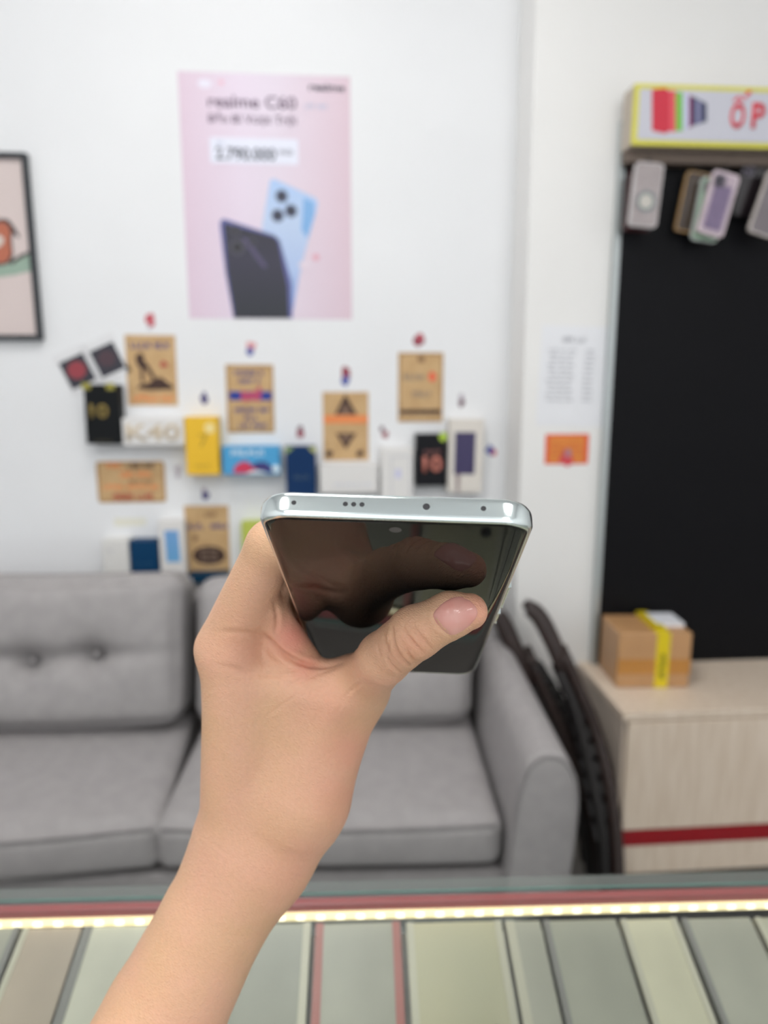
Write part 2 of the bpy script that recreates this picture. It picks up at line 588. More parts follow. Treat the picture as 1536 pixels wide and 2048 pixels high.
# ------------------------------------------------------------------ black panel with hanging cases
M_BLK = mat('black_panel_board', rgb(17, 17, 20), 0.5, spec=0.12)
XB0 = 0.757
BP = empty('accessory_display', (XB0, YP, CZ))
tag(BP, 'tall black display board fixed to the white pier above the cabinet', 'display board')
box('board', 0.0, 1.25, -0.022, -0.0005, 0.0, 1.44, M_BLK, BP)
box('edge_trim', -0.014, 0.0, -0.024, -0.0005, 0.0, 1.44, mat('grey_aluminium', rgb(186, 192, 192), 0.3, 0.6), BP, 0.001)

YS = 1.80
sl, st_ = aty(1270, 167, YS), aty(1270, 290, YS)
SG = empty('sign_box', (sl[0], YS, st_[2]))
tag(SG, 'light box sign with yellow border and red lettering above the black board', 'sign')
SGH, SGW = sl[2] - st_[2], 1.0
box('box_body', 0.0, SGW, 0.004, YP - YS - 0.025, 0.0, SGH, mat('beige_sign_case', rgb(186, 174, 160), 0.5), SG, 0.002)
box('soffit_shade_strip', 0.004, SGW, 0.03, YP - YS - 0.025, -0.030, -0.0002, mat('brown_soffit_shade', rgb(104, 90, 80), 0.6), SG)  # dark strip put in for the shaded underside of the sign
box('yellow_border', 0.0, SGW, -0.001, 0.004, 0.0, SGH, mat('yellow_edge', rgb(216, 210, 80), 0.5), SG)
box('face', 0.012, SGW - 0.012, -0.0025, 0.001, 0.012, SGH - 0.011, mat('white_sign_face', rgb(202, 202, 212), 0.5), SG)


def sgp(px, py):
    p = aty(px, py, YS)
    return p[0] - sl[0], p[2] - st_[2]


def sg_poly(nm, pts, m, y=-0.0032):
    return poly_slab(nm, [sgp(*p) for p in pts], y, 0.0006, m, SG)


C = lambda n, r, g, b: mat(n, rgb(r, g, b), 0.45)
sg_poly('printed_case', [(1303, 180), (1330, 177), (1338, 184), (1338, 262), (1330, 268), (1303, 262)], C('case_red', 206, 44, 66))
sg_poly('printed_case', [(1338, 182), (1350, 182), (1350, 264), (1338, 264)], C('case_coral', 226, 84, 96))
sg_poly('printed_case', [(1350, 184), (1364, 186), (1364, 262), (1350, 264)], C('case_green', 120, 190, 76))
sg_poly('printed_case', [(1366, 188), (1376, 190), (1376, 257), (1366, 260)], C('case_pale', 200, 206, 232))
sg_poly('printed_case', [(1376, 192), (1382, 193), (1382, 255), (1376, 257)], C('case_plum', 140, 46, 96))
sg_poly('printed_case', [(1382, 193), (1412, 208), (1412, 244), (1382, 253)], C('case_slate', 58, 62, 92))
sg_poly('printed_case', [(1390, 200), (1400, 204), (1400, 246), (1390, 250)], C('case_grey', 130, 130, 165), -0.0038)
M_SGR = mat('sign_red', rgb(222, 40, 60), 0.4)
for ch, cx0, cx1 in (('O', 1457, 1491), ('P', 1500, 1531)):
    x0, z0 = sgp(cx0, 258); x1, z1 = sgp(cx1, 207)
    text_mesh('lettering', ch, x0, x1, z0, z1, -0.0034, M_SGR, SG, bold=0.028)
sg_poly('lettering_accent', [(1463, 204), (1476, 192), (1489, 204), (1482, 204), (1476, 199), (1470, 204)], M_SGR)
sg_poly('lettering_accent', [(1486, 194), (1496, 181), (1503, 184), (1492, 197)], M_SGR)


def hang_case(px, py, w, h, tilt, y, body, label, face=None, ring=False, lens=True, z_hook=0.02, edge=None):
    p = aty(px, py, y)
    e = empty('phone_case', tuple(p))
    tag(e, label, 'phone case', 'phone cases hung on the black board')
    t = R(tilt)
    ed = edge or body
    sh = poly_slab('shell', rrect(0, 0, w, h, w * 0.16, 6, t), 0.0, 0.011, ed, e)
    poly_slab('back_face', rrect(0, 0, w * 0.90, h * 0.95, w * 0.13, 6, t), -0.0008, 0.001, body, e)
    ct, sn = math.cos(t), math.sin(t)
    rt = lambda x, z: (x * ct - z * sn, x * sn + z * ct)
    if face:
        cx, cz = rt(0.0, -h * 0.06)
        poly_slab('printed_panel', rrect(cx, cz, w * 0.66, h * 0.70, w * 0.05, 4, t), -0.0014, 0.0006, face, e)
    if lens:
        cx, cz = rt(-w * 0.2, h * 0.34)
        lb = poly_slab('camera_cutout', rrect(cx, cz, w * 0.42, w * 0.42, w * 0.1, 5, t), -0.0022, 0.002, mat('cutout_grey', rgb(90, 84, 96), 0.3), e)
        for ox, oz in ((-0.09, 0.09), (0.09, 0.0), (-0.09, -0.09)):
            qx, qz = rt(-w * 0.2 + ox * w, h * 0.34 + oz * w)
            poly_slab('lens_opening', disc(qx, qz, w * 0.07, n=12), -0.003, 0.001, mat('lens_dark', rgb(40, 38, 46), 0.2), lb)
    if ring:
        bm = bmesh.new()
        cx, cz = rt(0, -h * 0.1)
        for k in range(24):
            a0, a1 = 2 * math.pi * k / 24, 2 * math.pi * (k + 1) / 24
            q = []
            for rr, a in ((w * 0.24, a0), (w * 0.24, a1), (w * 0.34, a1), (w * 0.34, a0)):
                q.append(bm.verts.new((cx + rr * math.cos(a), -0.0024, cz + rr * math.sin(a))))
            bm.faces.new(q)
        bmesh.ops.remove_doubles(bm, verts=bm.verts, dist=1e-5)
        bmo('magnet_ring', bm, mat('ring_grey', rgb(120, 130, 132), 0.4), e)
        poly_slab('magnet_disc', disc(cx, cz, w * 0.24, n=20), -0.002, 0.001, mat('disc_cream', rgb(196, 192, 184), 0.4), e)
    cx, cz = rt(0, h * 0.5)
    bm = tube_bm([(cx, 0.004, cz - 0.006), (cx, 0.004, cz + z_hook), (cx, YP - 0.022 - p[1], cz + z_hook)], 0.002, 6)
    bmo('hanging_tab', bm, mat('tab_dark', rgb(30, 28, 30), 0.5), e)
    return e


CLR = lambda n, r, g, b: mat(n, rgb(r, g, b), 0.15, coat=0.6, noise=0.12, nscale=25)
hang_case(1293, 390, 0.072, 0.150, -4, 1.80, CLR('clear_case_taupe', 168, 158, 158), 'greyish clear phone case with round magnet ring hanging on black board', ring=True, lens=False, z_hook=0.01, edge=CLR('clear_edge_taupe', 196, 190, 190))
hang_case(1280, 402, 0.070, 0.145, -3, 1.83, CLR('maroon_case', 66, 26, 30), 'dark maroon phone case behind the one with magnet ring', lens=False, z_hook=0.03)
hang_case(1420, 420, 0.068, 0.150, -7, 1.815, CLR('green_case', 150, 188, 156), 'pale green phone case hanging behind the lilac one', lens=True, z_hook=0.02, edge=CLR('green_edge', 206, 214, 208))
hang_case(1437, 408, 0.070, 0.150, -13, 1.79, CLR('lilac_case', 190, 172, 184), 'lilac patterned phone case hanging in front of a green one', face=mat('lilac_print', rgb(128, 112, 142), 0.4, noise=0.2, nscale=60), lens=True, z_hook=0.02, edge=CLR('lilac_edge', 218, 202, 206))
hang_case(1386, 405, 0.062, 0.145, -9, 1.835, CLR('bronze_case', 60, 46, 34), 'dark bronze phone case hanging left of the green one', lens=False, z_hook=0.02, edge=CLR('bronze_edge', 176, 140, 92))
hang_case(1545, 408, 0.074, 0.155, -16, 1.80, CLR('grey_case', 120, 112, 116), 'dark grey phone case with pale edge hanging at the right picture edge', lens=False, z_hook=0.02, edge=CLR('grey_edge', 214, 204, 198))
hang_case(1500, 380, 0.066, 0.13, -6, 1.84, CLR('black_case', 34, 28, 32), 'black phone case hanging below the red lettering', lens=True, z_hook=0.02)


# ------------------------------------------------------------------ papers on the pier
def sheet(name, px0, py0, px1, py1, y, m, label, cat, th=0.0006, rad=0.0, group=None, rot=0.0):
    """flat sheet on a wall at depth y; returns its empty and a pixel -> local function"""
    a = aty(px0, (py0 + py1) / 2, y); b = aty(px1, (py0 + py1) / 2, y)
    t = aty((px0 + px1) / 2, py0, y); d = aty((px0 + px1) / 2, py1, y)
    w, h = b[0] - a[0], t[2] - d[2]
    cx, cz = (a[0] + b[0]) / 2, (t[2] + d[2]) / 2
    e = empty(name, (cx, y, cz))
    e.rotation_euler = (0, rot, 0)
    tag(e, label, cat, group)
    pts = rrect(0, 0, w, h, rad, 5) if rad else [(w / 2, h / 2), (-w / 2, h / 2), (-w / 2, -h / 2), (w / 2, -h / 2)]
    poly_slab('sheet', pts, -th, th - 0.0001, m, e)

    def loc(px, py):
        return ((px - (px0 + px1) / 2) / (px1 - px0) * w, -(py - (py0 + py1) / 2) / (py1 - py0) * h)
    return e, loc, w, h


M_PAPER = mat('white_print_paper', rgb(233, 234, 238), 0.6)
M_GREYINK = mat('grey_ink', rgb(176, 176, 182), 0.6)
e, L_, w, h = sheet('price_list', 1078, 652, 1212, 852, YP, M_PAPER, 'white printed price list in two columns on the pier', 'paper', rot=R(1.6))
y = -0.0012
x0, z0 = L_(1120, 684); x1, z1 = L_(1165, 674)
glyph_row('heading', x0, x1, z0, z1, y, M_GREYINK, e, (5, 4), 1)
for i in range(11):
    py = 698 + i * 10.0
    x0, z0 = L_(1092 + (i % 3) * 3, py + 4); x1, z1 = L_(1148 - (i * 7 % 5) * 2, py)
    glyph_row('text_line', x0, x1, z0, z1, y, M_GREYINK, e, (4, 3, 3), i)
    x0, z0 = L_(1166, py + 4); x1, z1 = L_(1186, py)
    glyph_row('price', x0, x1, z0, z1, y, M_GREYINK, e, (4,), i + 40)

e, L_, w, h = sheet('orange_notice', 1090, 868, 1177, 928, YP, mat('orange_red_paper', rgb(226, 92, 58), 0.55), 'small orange notice with red border on the pier below the price list', 'notice')
x0, z0 = L_(1098, 924); x1, z1 = L_(1168, 873)
poly_slab('orange_field', [(x1, z1), (x0, z1), (x0, z0), (x1, z0)], -0.0010, 0.0004, mat('orange_print', rgb(226, 138, 58), 0.55), e)
for i in range(3):
    x0, z0 = L_(1102, 890 + i * 11); x1, z1 = L_(1164, 884 + i * 11)
    glyph_row('text_line', x0, x1, z0, z1, -0.0012, mat('pale_orange_ink', rgb(214, 110, 60), 0.55), e, (5, 6), 70 + i)
poly_slab('red_mark', [L_(1117, 922), L_(1130, 896), L_(1140, 900), L_(1148, 924), L_(1136, 934), L_(1126, 926)], -0.0016, 0.0005, mat('crimson_print', rgb(214, 74, 80), 0.55), e)
poly_slab('mauve_mark', disc(*L_(1136, 906), 0.009, 0.012, 14), -0.0020, 0.0005, mat('mauve_print', rgb(176, 130, 140), 0.55), e)

# ------------------------------------------------------------------ big poster
e, L_, w, h = sheet('phone_poster', 367, 148, 702, 638, YW, grad_mat('poster_pink', [(0.0, rgb(222, 200, 216)), (0.35, rgb(228, 214, 230)), (0.55, rgb(226, 214, 228)), (1.0, rgb(220, 196, 208))], 0, -0.22, 0.22), 'large pink poster advertising two phones on the white wall', 'poster')
M_INK = mat('poster_dark_ink', rgb(120, 98, 122), 0.5)
M_INKD = mat('poster_black_ink', rgb(58, 62, 78), 0.5)


def ptext(nm, body, px0, py0, px1, py1, m, bold=0.0, yy=-0.0014):
    x0, z0 = L_(px0, py1); x1, z1 = L_(px1, py0)
    return text_mesh(nm, body, x0, x1, z0, z1, yy, m, e, bold)


def ppoly(nm, pts, m, yy=-0.0010, par=None):
    return poly_slab(nm, [L_(*p) for p in pts], yy, 0.0003, m, par or e)


ptext('lettering', 'realme', 621, 163, 691, 177, M_INKD, 0.02)
ptext('lettering', 'realme C60', 423, 190, 595, 214, M_INK, 0.012)
ptext('lettering', 'Bền Bỉ Vượt Trội', 423, 222, 594, 248, M_INK, 0.012)
glyph_row('small_lettering', *[v for v in (L_(612, 0)[0], L_(656, 0)[0], L_(0, 212)[1], L_(0, 203)[1])], -0.0012, mat('pale_blue_ink', rgb(190, 196, 218), 0.5), e, (3, 3), 9)
cx, cz = L_(510, 297)
poly_slab('price_plate', rrect(cx, cz, (L_(596, 0)[0] - L_(422, 0)[0]), L_(0, 272)[1] - L_(0, 322)[1], 0.006), -0.0012, 0.0004, mat('price_plate_white', rgb(230, 232, 246), 0.5), e)
ptext('price_lettering', '2.790.000', 434, 291, 552, 315, M_INKD, 0.014, -0.0018)
ptext('price_lettering', 'VND', 556, 293, 586, 303, M_INKD, 0.0, -0.0018)
glyph_row('small_lettering', L_(436, 0)[0], L_(450, 0)[0], L_(0, 286)[1], L_(0, 280)[1], -0.0016, mat('pale_blue_ink', rgb(190, 196, 218), 0.5), e, (2,), 3)
poly_slab('cloud', disc(*L_(418, 170), 0.018, 0.011), -0.0010, 0.0003, mat('cloud_white', rgb(232, 228, 242), 0.5), e)
poly_slab('spark', disc(*L_(450, 167), 0.007), -0.0010, 0.0003, mat('spark_pink', rgb(232, 186, 204), 0.5), e)
# blue phone, then dark phone in front
bp_ = ppoly('printed_phone', [(540, 354), (546, 350), (628, 386), (635, 394), (634, 404), (600, 520), (576, 636), (560, 636), (520, 470), (522, 440)], grad_mat('print_blue', [(0, rgb(120, 154, 216)), (0.35, rgb(176, 196, 232)), (0.7, rgb(190, 208, 236)), (1, rgb(170, 200, 240))], 2, -0.31, 0.06))
ppoly('printed_glare', [(606, 386), (628, 396), (628, 420), (612, 470), (600, 452)], mat('print_blue_deep', rgb(128, 176, 226), 0.4), -0.0014, e)
for (lx, ly) in ((562, 385), (580, 414), (553, 424)):
    o = poly_slab('printed_lens', disc(*L_(lx, ly), 0.017), -0.0016, 0.0003, mat('lens_ring_print', rgb(96, 104, 132), 0.4), bp_)
    poly_slab('printed_lens_core', disc(*L_(lx, ly), 0.010), -0.0020, 0.0003, mat('lens_core_print', rgb(26, 26, 34), 0.4), bp_)
dp = ppoly('printed_phone', [(437, 438), (442, 433), (448, 433), (546, 464), (556, 474), (578, 560), (578, 636), (457, 636), (444, 540), (437, 450)], mat('print_violet_edge', rgb(96, 100, 160), 0.4), -0.0024)
ppoly('printed_back', [(444, 440), (546, 468), (553, 478), (570, 570), (571, 636), (460, 636), (448, 540)], grad_mat('print_charcoal', [(0, rgb(38, 42, 50)), (0.6, rgb(52, 50, 68)), (1, rgb(42, 42, 54))], 2, -0.31, -0.05), -0.0028, dp)
ppoly('printed_glare', [(478, 470), (490, 472), (530, 530), (520, 530)], mat('print_glare_violet', rgb(84, 76, 110), 0.4), -0.0031, dp)
for (lx, ly, r_) in ((468, 455, 0.013), (470, 490, 0.020), (500, 480, 0.010)):
    poly_slab('printed_lens', disc(*L_(lx, ly), r_), -0.0034, 0.0003, mat('lens_ring_dim', rgb(74, 72, 84), 0.4), dp)
    poly_slab('printed_lens_core', disc(*L_(lx, ly), r_ * 0.62), -0.0037, 0.0003, mat('lens_core_print', rgb(26, 26, 34), 0.4), dp)
poly_slab('cloud', disc(*L_(606, 524), 0.017, 0.010), -0.0024, 0.0003, mat('cloud_pinkish', rgb(228, 214, 226), 0.5), e)
poly_slab('spark', disc(*L_(629, 508), 0.009), -0.0014, 0.0003, mat('spark_pink2', rgb(224, 164, 180), 0.5), e)

# ------------------------------------------------------------------ picture frame at the left edge
fa = aty(50, 305, YW - 0.02); fb = aty(85, 680, YW - 0.02)
FXR = (fa[0] + fb[0]) / 2
PFW, PFH = 0.42, fa[2] - fb[2]
PF = empty('picture_frame', (FXR - PFW / 2, YW, (fa[2] + fb[2]) / 2))
tag(PF, 'black framed pink picture of a brown animal at the left picture edge', 'picture')
M_BF = mat('black_frame_wood', rgb(34, 38, 44), 0.4)
ft = 0.013
for nm, x0, x1, z0, z1 in (('frame_side', -PFW / 2, -PFW / 2 + ft, -PFH / 2, PFH / 2), ('frame_side', PFW / 2 - ft, PFW / 2, -PFH / 2, PFH / 2),
                           ('frame_rail', -PFW / 2 + ft, PFW / 2 - ft, PFH / 2 - ft, PFH / 2), ('frame_rail', -PFW / 2 + ft, PFW / 2 - ft, -PFH / 2, -PFH / 2 + ft)):
    box(nm, x0, x1, -0.022, -0.0003, z0, z1, M_BF, PF, 0.001)
box('print', -PFW / 2 + ft, PFW / 2 - ft, -0.012, -0.0003, -PFH / 2 + ft, PFH / 2 - ft, mat('pink_print', rgb(214, 199, 196), 0.5), PF)


def fl(px, py):
    p = aty(px, py, YW - 0.012)
    return p[0] - PF.location.x, p[2] - PF.location.z


XL = fl(67, 500)[0]


def fpoly(nm, pts, m, yy):
    return poly_slab(nm, [(min(fl(*p)[0], PFW / 2 - ft - 0.001), fl(*p)[1]) for p in pts], yy, 0.0004, m, PF)


fpoly('printed_hill', [(-200, 560), (-80, 540), (0, 524), (30, 516), (60, 506), (66, 512), (66, 542), (30, 550), (0, 554), (-200, 590)], mat('print_green', rgb(150, 172, 156), 0.5), -0.0126)
fpoly('printed_hill_line', [(20, 524), (40, 510), (62, 502), (64, 508), (42, 517), (24, 530)], mat('print_dark', rgb(70, 58, 58), 0.5), -0.0132)
fpoly('printed_outline', [(-90, 540), (-90, 470), (-50, 440), (-10, 440), (6, 437), (18, 440), (30, 456), (40, 474), (36, 476), (26, 466), (24, 480), (27, 512), (18, 528), (-20, 536)], mat('print_dark', rgb(70, 58, 58), 0.5), -0.0130)
fpoly('printed_animal', [(-86, 536), (-86, 474), (-48, 446), (-8, 446), (6, 444), (15, 448), (22, 462), (20, 480), (23, 508), (14, 524), (-20, 530)], mat('print_rust', rgb(182, 104, 78), 0.5), -0.0136)
fpoly('printed_patch', [(-40, 500), (-30, 478), (0, 470), (8, 476), (8, 486), (0, 494), (-20, 504)], mat('print_cream', rgb(214, 204, 196), 0.5), -0.0142)

# ------------------------------------------------------------------ kraft paper posters
M_KR = mat('kraft_paper', rgb(206, 172, 126), 0.7, noise=0.12, nscale=30, col2=rgb(194, 158, 112))
M_KBR = mat('kraft_dark_brown', rgb(66, 44, 36), 0.7)
M_KBL = mat('kraft_blue_ink', rgb(56, 66, 128), 0.7)
M_KOR = mat('kraft_orange_ink', rgb(236, 142, 84), 0.7)
M_KRD = mat('kraft_red_ink', rgb(170, 60, 52), 0.7)
M_KBO = mat('kraft_border_ink', rgb(140, 108, 74), 0.7)
KG = 'kraft paper posters on the wall'


def kraft(px0, py0, px1, py1, label, rot=0.0, rad=0.0, border=True):
    ee, LL, w, h = sheet('kraft_poster', px0, py0, px1, py1, YW, M_KR, label, 'poster', 0.0012, rad, KG, rot)
    if border:
        bm = bmesh.new()
        t = 0.0025
        i = 0.004
        for a in ((-w / 2 + i, w / 2 - i, h / 2 - i - t, h / 2 - i), (-w / 2 + i, w / 2 - i, -h / 2 + i, -h / 2 + i + t), (-w / 2 + i, -w / 2 + i + t, -h / 2 + i, h / 2 - i), (w / 2 - i - t, w / 2 - i, -h / 2 + i, h / 2 - i)):
            box_bm(a[0], a[1], -0.0016, -0.0011, a[2], a[3], bm=bm)
        bmo('printed_border', bm, M_KBO, ee)
    return ee, LL, w, h


def row(ee, LL, px0, py0, px1, py1, m, words, seed, nm='lettering'):
    x0, z0 = LL(px0, py1); x1, z1 = LL(px1, py0)
    return glyph_row(nm, x0, x1, z0, z1, -0.0014, m, ee, words, seed)


def kpoly(ee, LL, nm, pts, m, yy=-0.0018):
    return poly_slab(nm, [LL(*p) for p in pts], yy, 0.0004, m, ee)


ee, LL, w, h = kraft(253, 670, 353, 811, 'kraft poster with a dark figure on a mound and orange lettering', R(0.5), border=False)
row(ee, LL, 263, 684, 340, 697, M_KBL, (4, 3), 11)
kpoly(ee, LL, 'printed_mound', [(272, 776), (280, 768), (296, 766), (308, 756), (322, 754), (334, 764), (346, 772), (344, 778), (300, 780)], M_KBR)
kpoly(ee, LL, 'printed_figure', [(272, 712), (282, 706), (290, 709), (288, 718), (296, 728), (304, 742), (312, 758), (304, 757), (296, 744), (288, 735), (286, 764), (281, 764), (281, 736), (274, 728)], M_KBR, -0.0022)
kpoly(ee, LL, 'printed_star', [LLp for LLp in [(322, 726), (328, 720), (334, 726), (337, 730), (328, 734), (320, 731)]], M_KRD)
row(ee, LL, 262, 790, 346, 803, M_KOR, (6, 3), 12)

ee, LL, w, h = kraft(453, 729, 548, 866, 'kraft poster with a blue band across its middle and blue lettering', R(0.3))
row(ee, LL, 470, 741, 528, 751, M_KBL, (6, 1), 13); row(ee, LL, 478, 757, 522, 767, M_KBL, (4, 1), 14)
kpoly(ee, LL, 'printed_band', [(459, 782), (543, 782), (543, 800), (459, 800)], mat('band_blue', rgb(38, 62, 150), 0.7), -0.0018)
kpoly(ee, LL, 'printed_figures', [(482, 781), (496, 784), (512, 782), (520, 770), (524, 782), (520, 802), (506, 799), (494, 802), (482, 800)], mat('band_red', rgb(186, 76, 110), 0.7), -0.0022)
row(ee, LL, 468, 815, 538, 825, M_KBL, (6, 3), 15); row(ee, LL, 488, 831, 516, 841, M_KBL, (3,), 16); row(ee, LL, 476, 847, 532, 857, M_KBL, (3, 4), 17)

ee, LL, w, h = kraft(646, 784, 737, 921, 'kraft poster with two dark triangles and an orange band', 0.0, border=False)
kpoly(ee, LL, 'printed_triangle', [(691, 788), (714, 829), (670, 829)], M_KBR); kpoly(ee, LL, 'printed_triangle', [(691, 898), (672, 866), (712, 866)], M_KBR)
kpoly(ee, LL, 'printed_triangle_fill', [(691, 806), (705, 828), (678, 828)], mat('kraft_grey_brown', rgb(124, 98, 82), 0.7), -0.0022)
kpoly(ee, LL, 'printed_triangle_fill', [(691, 888), (680, 868), (703, 868)], mat('kraft_grey_brown', rgb(124, 98, 82), 0.7), -0.0022)
kpoly(ee, LL, 'printed_band', [(648, 830), (735, 830), (735, 846), (648, 846)], M_KOR)
for x in (657, 719):
    kpoly(ee, LL, 'printed_blot', [(x - 7, 912), (x - 5, 902), (x + 4, 900), (x + 9, 904), (x + 4, 914)], M_KBR)

ee, LL, w, h = kraft(796, 705, 886, 844, 'kraft poster with a red spot and a dark band near its foot', 0.0)
row(ee, LL, 806, 748, 848, 760, mat('kraft_grey_ink', rgb(150, 136, 118), 0.7), (6,), 18); row(ee, LL, 824, 782, 862, 794, mat('kraft_grey_ink', rgb(150, 136, 118), 0.7), (5,), 19)
kpoly(ee, LL, 'printed_spot', [(857, 748), (862, 742), (870, 746), (872, 756), (866, 764), (858, 760)], mat('kraft_scarlet', rgb(232, 106, 74), 0.7))
kpoly(ee, LL, 'printed_emblem', [(835, 712), (848, 712), (848, 724), (835, 724)], M_KBO)
kpoly(ee, LL, 'printed_band', [(799, 819), (882, 819), (882, 828), (799, 828)], M_KBR)

ee, LL, w, h = kraft(371, 1011, 459, 1146, 'kraft poster with a dark brown oval above the sofa', R(0.3), border=False)
row(ee, LL, 412, 1024, 434, 1034, M_KBO, (4,), 20)
row(ee, LL, 376, 1047, 408, 1057, M_KBL, (5,), 21); row(ee, LL, 422, 1047, 456, 1057, M_KBL, (5,), 22)
kpoly(ee, LL, 'printed_hook', [(386, 1070), (394, 1068), (396, 1076), (390, 1082), (386, 1078)], M_KBO)
ov = poly_slab('printed_oval', disc(*LL(417, 1110), LL(450, 0)[0] - LL(417, 0)[0], LL(0, 1091)[1] - LL(0, 1110)[1], 28), -0.0018, 0.0004, M_KBR, ee)
M_OVL = mat('kraft_oval_ink', rgb(150, 128, 110), 0.7)
for i, py in enumerate((1096, 1106, 1116)):
    x0, z0 = LL(400, py + 6); x1, z1 = LL(434, py)
    glyph_row('lettering', x0, x1, z0, z1, -0.0022, M_OVL, ov, (3, 3), 30 + i)

ee, LL, w, h = kraft(194, 922, 331, 1005, 'landscape kraft poster with rounded corners and a dark red bottom line', 0.0, rad=0.01, border=True)
row(ee, LL, 213, 926, 248, 936, M_KOR, (5,), 23); row(ee, LL, 256, 926, 310, 937, M_KBR, (4, 3), 24); row(ee, LL, 240, 943, 306, 955, M_KOR, (5, 5), 25)
row(ee, LL, 258, 959, 304, 966, M_KBO, (4, 3), 26); row(ee, LL, 206, 969, 316, 978, M_KOR, (5, 8), 27); row(ee, LL, 224, 986, 304, 1000, M_KRD, (5, 4), 28)


# ------------------------------------------------------------------ phone cartons mounted on the wall
def wall_carton(px0, py0, px1, py1, dep, body, label, side=None, rot=0.0):
    """carton standing proud of the wall; local x-z plane of its face at y = -dep"""
    y = YW - dep
    a = aty(px0, (py0 + py1) / 2, y); b = aty(px1, (py0 + py1) / 2, y)
    t = aty((px0 + px1) / 2, py0, y); d = aty((px0 + px1) / 2, py1, y)
    w, h = b[0] - a[0], t[2] - d[2]
    e = empty('phone_carton', ((a[0] + b[0]) / 2, YW, (t[2] + d[2]) / 2))
    e.rotation_euler = (0, rot, 0)
    tag(e, label, 'box', 'phone cartons mounted on the wall')
    box('tray', -w / 2 + 0.001, w / 2 - 0.001, -dep * 0.55, -0.0003, -h / 2 + 0.001, h / 2 - 0.001, side or body, e, 0.001)
    box('lid', -w / 2, w / 2, -dep, -dep * 0.5, -h / 2, h / 2, body, e, 0.0015)

    def loc(px, py):
        return ((px - (px0 + px1) / 2) / (px1 - px0) * w, -(py - (py0 + py1) / 2) / (py1 - py0) * h)

    def poly(nm, pts, m, k=0.0004, par=None):
        return poly_slab(nm, [loc(*p) for p in pts], -dep - k, 0.0004, m, par or e)

    def txt(body_, x0, y0, x1, y1, m, bold=0.0, k=0.0005):
        p, q = loc(x0, y1), loc(x1, y0)
        return text_mesh('lettering', body_, p[0], q[0], p[1], q[1], -dep - k, m, e, bold)

    def gl(x0, y0, x1, y1, m, words, seed):
        p, q = loc(x0, y1), loc(x1, y0)
        return glyph_row('lettering', p[0], q[0], p[1], q[1], -dep - 0.0002, m, e, words, seed)
    return e, poly, txt, gl


cm = lambda n, r, g, b, ro=0.5: mat('carton_' + n, rgb(r, g, b), ro, spec=0.5 if r + g + b > 240 else 0.12)
M_GOLD = mat('gold_print', rgb(150, 128, 62), 0.35)
e, poly, txt, gl = wall_carton(170, 769, 240, 888, 0.05, cm('black', 24, 26, 28), 'black phone carton with gold 10 on its lid', rot=R(0.8))
txt('10', 180, 808, 216, 836, M_GOLD, 0.02)
for x in (176, 224):
    p = [(x - 9, 766), (x + 8, 766), (x + 8, 779), (x - 9, 779)]
    poly('corner_sticker', p, mat('sticker_olive', rgb(158, 150, 60), 0.5), 0.0006)
gl(186, 880, 222, 884, mat('dim_gold_print', rgb(70, 62, 40), 0.4), (6,), 50)
M_CWH = cm('white', 228, 226, 224)
e, poly, txt, gl = wall_carton(245, 836, 368, 890, 0.055, M_CWH, 'long white phone carton lettered K40 in pale gold')
txt('K40', 252, 848, 360, 882, mat('pale_gold_print', rgb(206, 190, 166), 0.35), 0.025)
e, poly, txt, gl = wall_carton(371, 834, 437, 950, 0.06, cm('yellow', 238, 190, 38), 'bright yellow phone carton beside the white K40 carton')
txt('7', 398, 868, 416, 894, mat('dull_yellow_print', rgb(176, 142, 36), 0.4), 0.0)
p0 = None
poly('round_sticker', [(421 + 11 * math.cos(2 * math.pi * i / 20), 856 + 11 * math.sin(2 * math.pi * i / 20)) for i in range(20)], mat('sticker_cream', rgb(244, 222, 150), 0.5))
gl(386, 930, 420, 934, mat('dull_yellow_print', rgb(176, 142, 36), 0.4), (5,), 51)
e, poly, txt, gl = wall_carton(445, 893, 560, 949, 0.055, cm('blue', 72, 160, 212), 'sky blue carton with a red and navy picture on its lid')
gl(462, 900, 528, 911, mat('white_print', rgb(214, 232, 242), 0.5), (6,), 52)
poly('printed_swoosh', [(466, 946), (468, 934), (480, 924), (494, 923), (508, 934), (520, 946)], mat('print_crimson', rgb(206, 52, 86), 0.5))
poly('printed_swoosh', [(500, 932), (514, 924), (532, 924), (542, 934), (546, 945), (524, 946), (512, 938)], mat('print_indigo', rgb(58, 54, 118), 0.5), 0.0008)
poly('printed_cloud', [(492, 946), (508, 940), (530, 944), (530, 947), (492, 948)], mat('white_print', rgb(214, 232, 242), 0.5), 0.0012)
poly('round_sticker', [(551 + 8 * math.cos(2 * math.pi * i / 16), 938 + 8 * math.sin(2 * math.pi * i / 16)) for i in range(16)], mat('white_print', rgb(214, 232, 242), 0.5), 0.0008)
e, poly, txt, gl = wall_carton(572, 893, 632, 1005, 0.055, cm('navy', 24, 54, 96), 'navy blue phone carton with green corner stickers behind the phone')
poly('corner_sticker', [(572, 894), (590, 894), (578, 905), (572, 908)], mat('sticker_green', rgb(126, 150, 92), 0.5), 0.0006)
poly('corner_sticker', [(632, 894), (616, 894), (624, 903), (632, 908)], mat('sticker_lime', rgb(176, 180, 110), 0.5), 0.0006)
gl(588, 950, 620, 958, mat('navy_print', rgb(60, 84, 106), 0.5), (5,), 53)
e, poly, txt, gl = wall_carton(640, 928, 756, 985, 0.05, M_CWH, 'plain white carton below the kraft poster with triangles')
gl(668, 966, 742, 972, mat('faint_blue_print', rgb(206, 208, 220), 0.5), (7,), 54)
e, poly, txt, gl = wall_carton(762, 896, 826, 1010, 0.05, M_CWH, 'white carton with a thin grey outline on its lid')
bm_l = [(782, 912, 821, 914), (782, 912, 784, 1005), (819, 912, 821, 1005)]
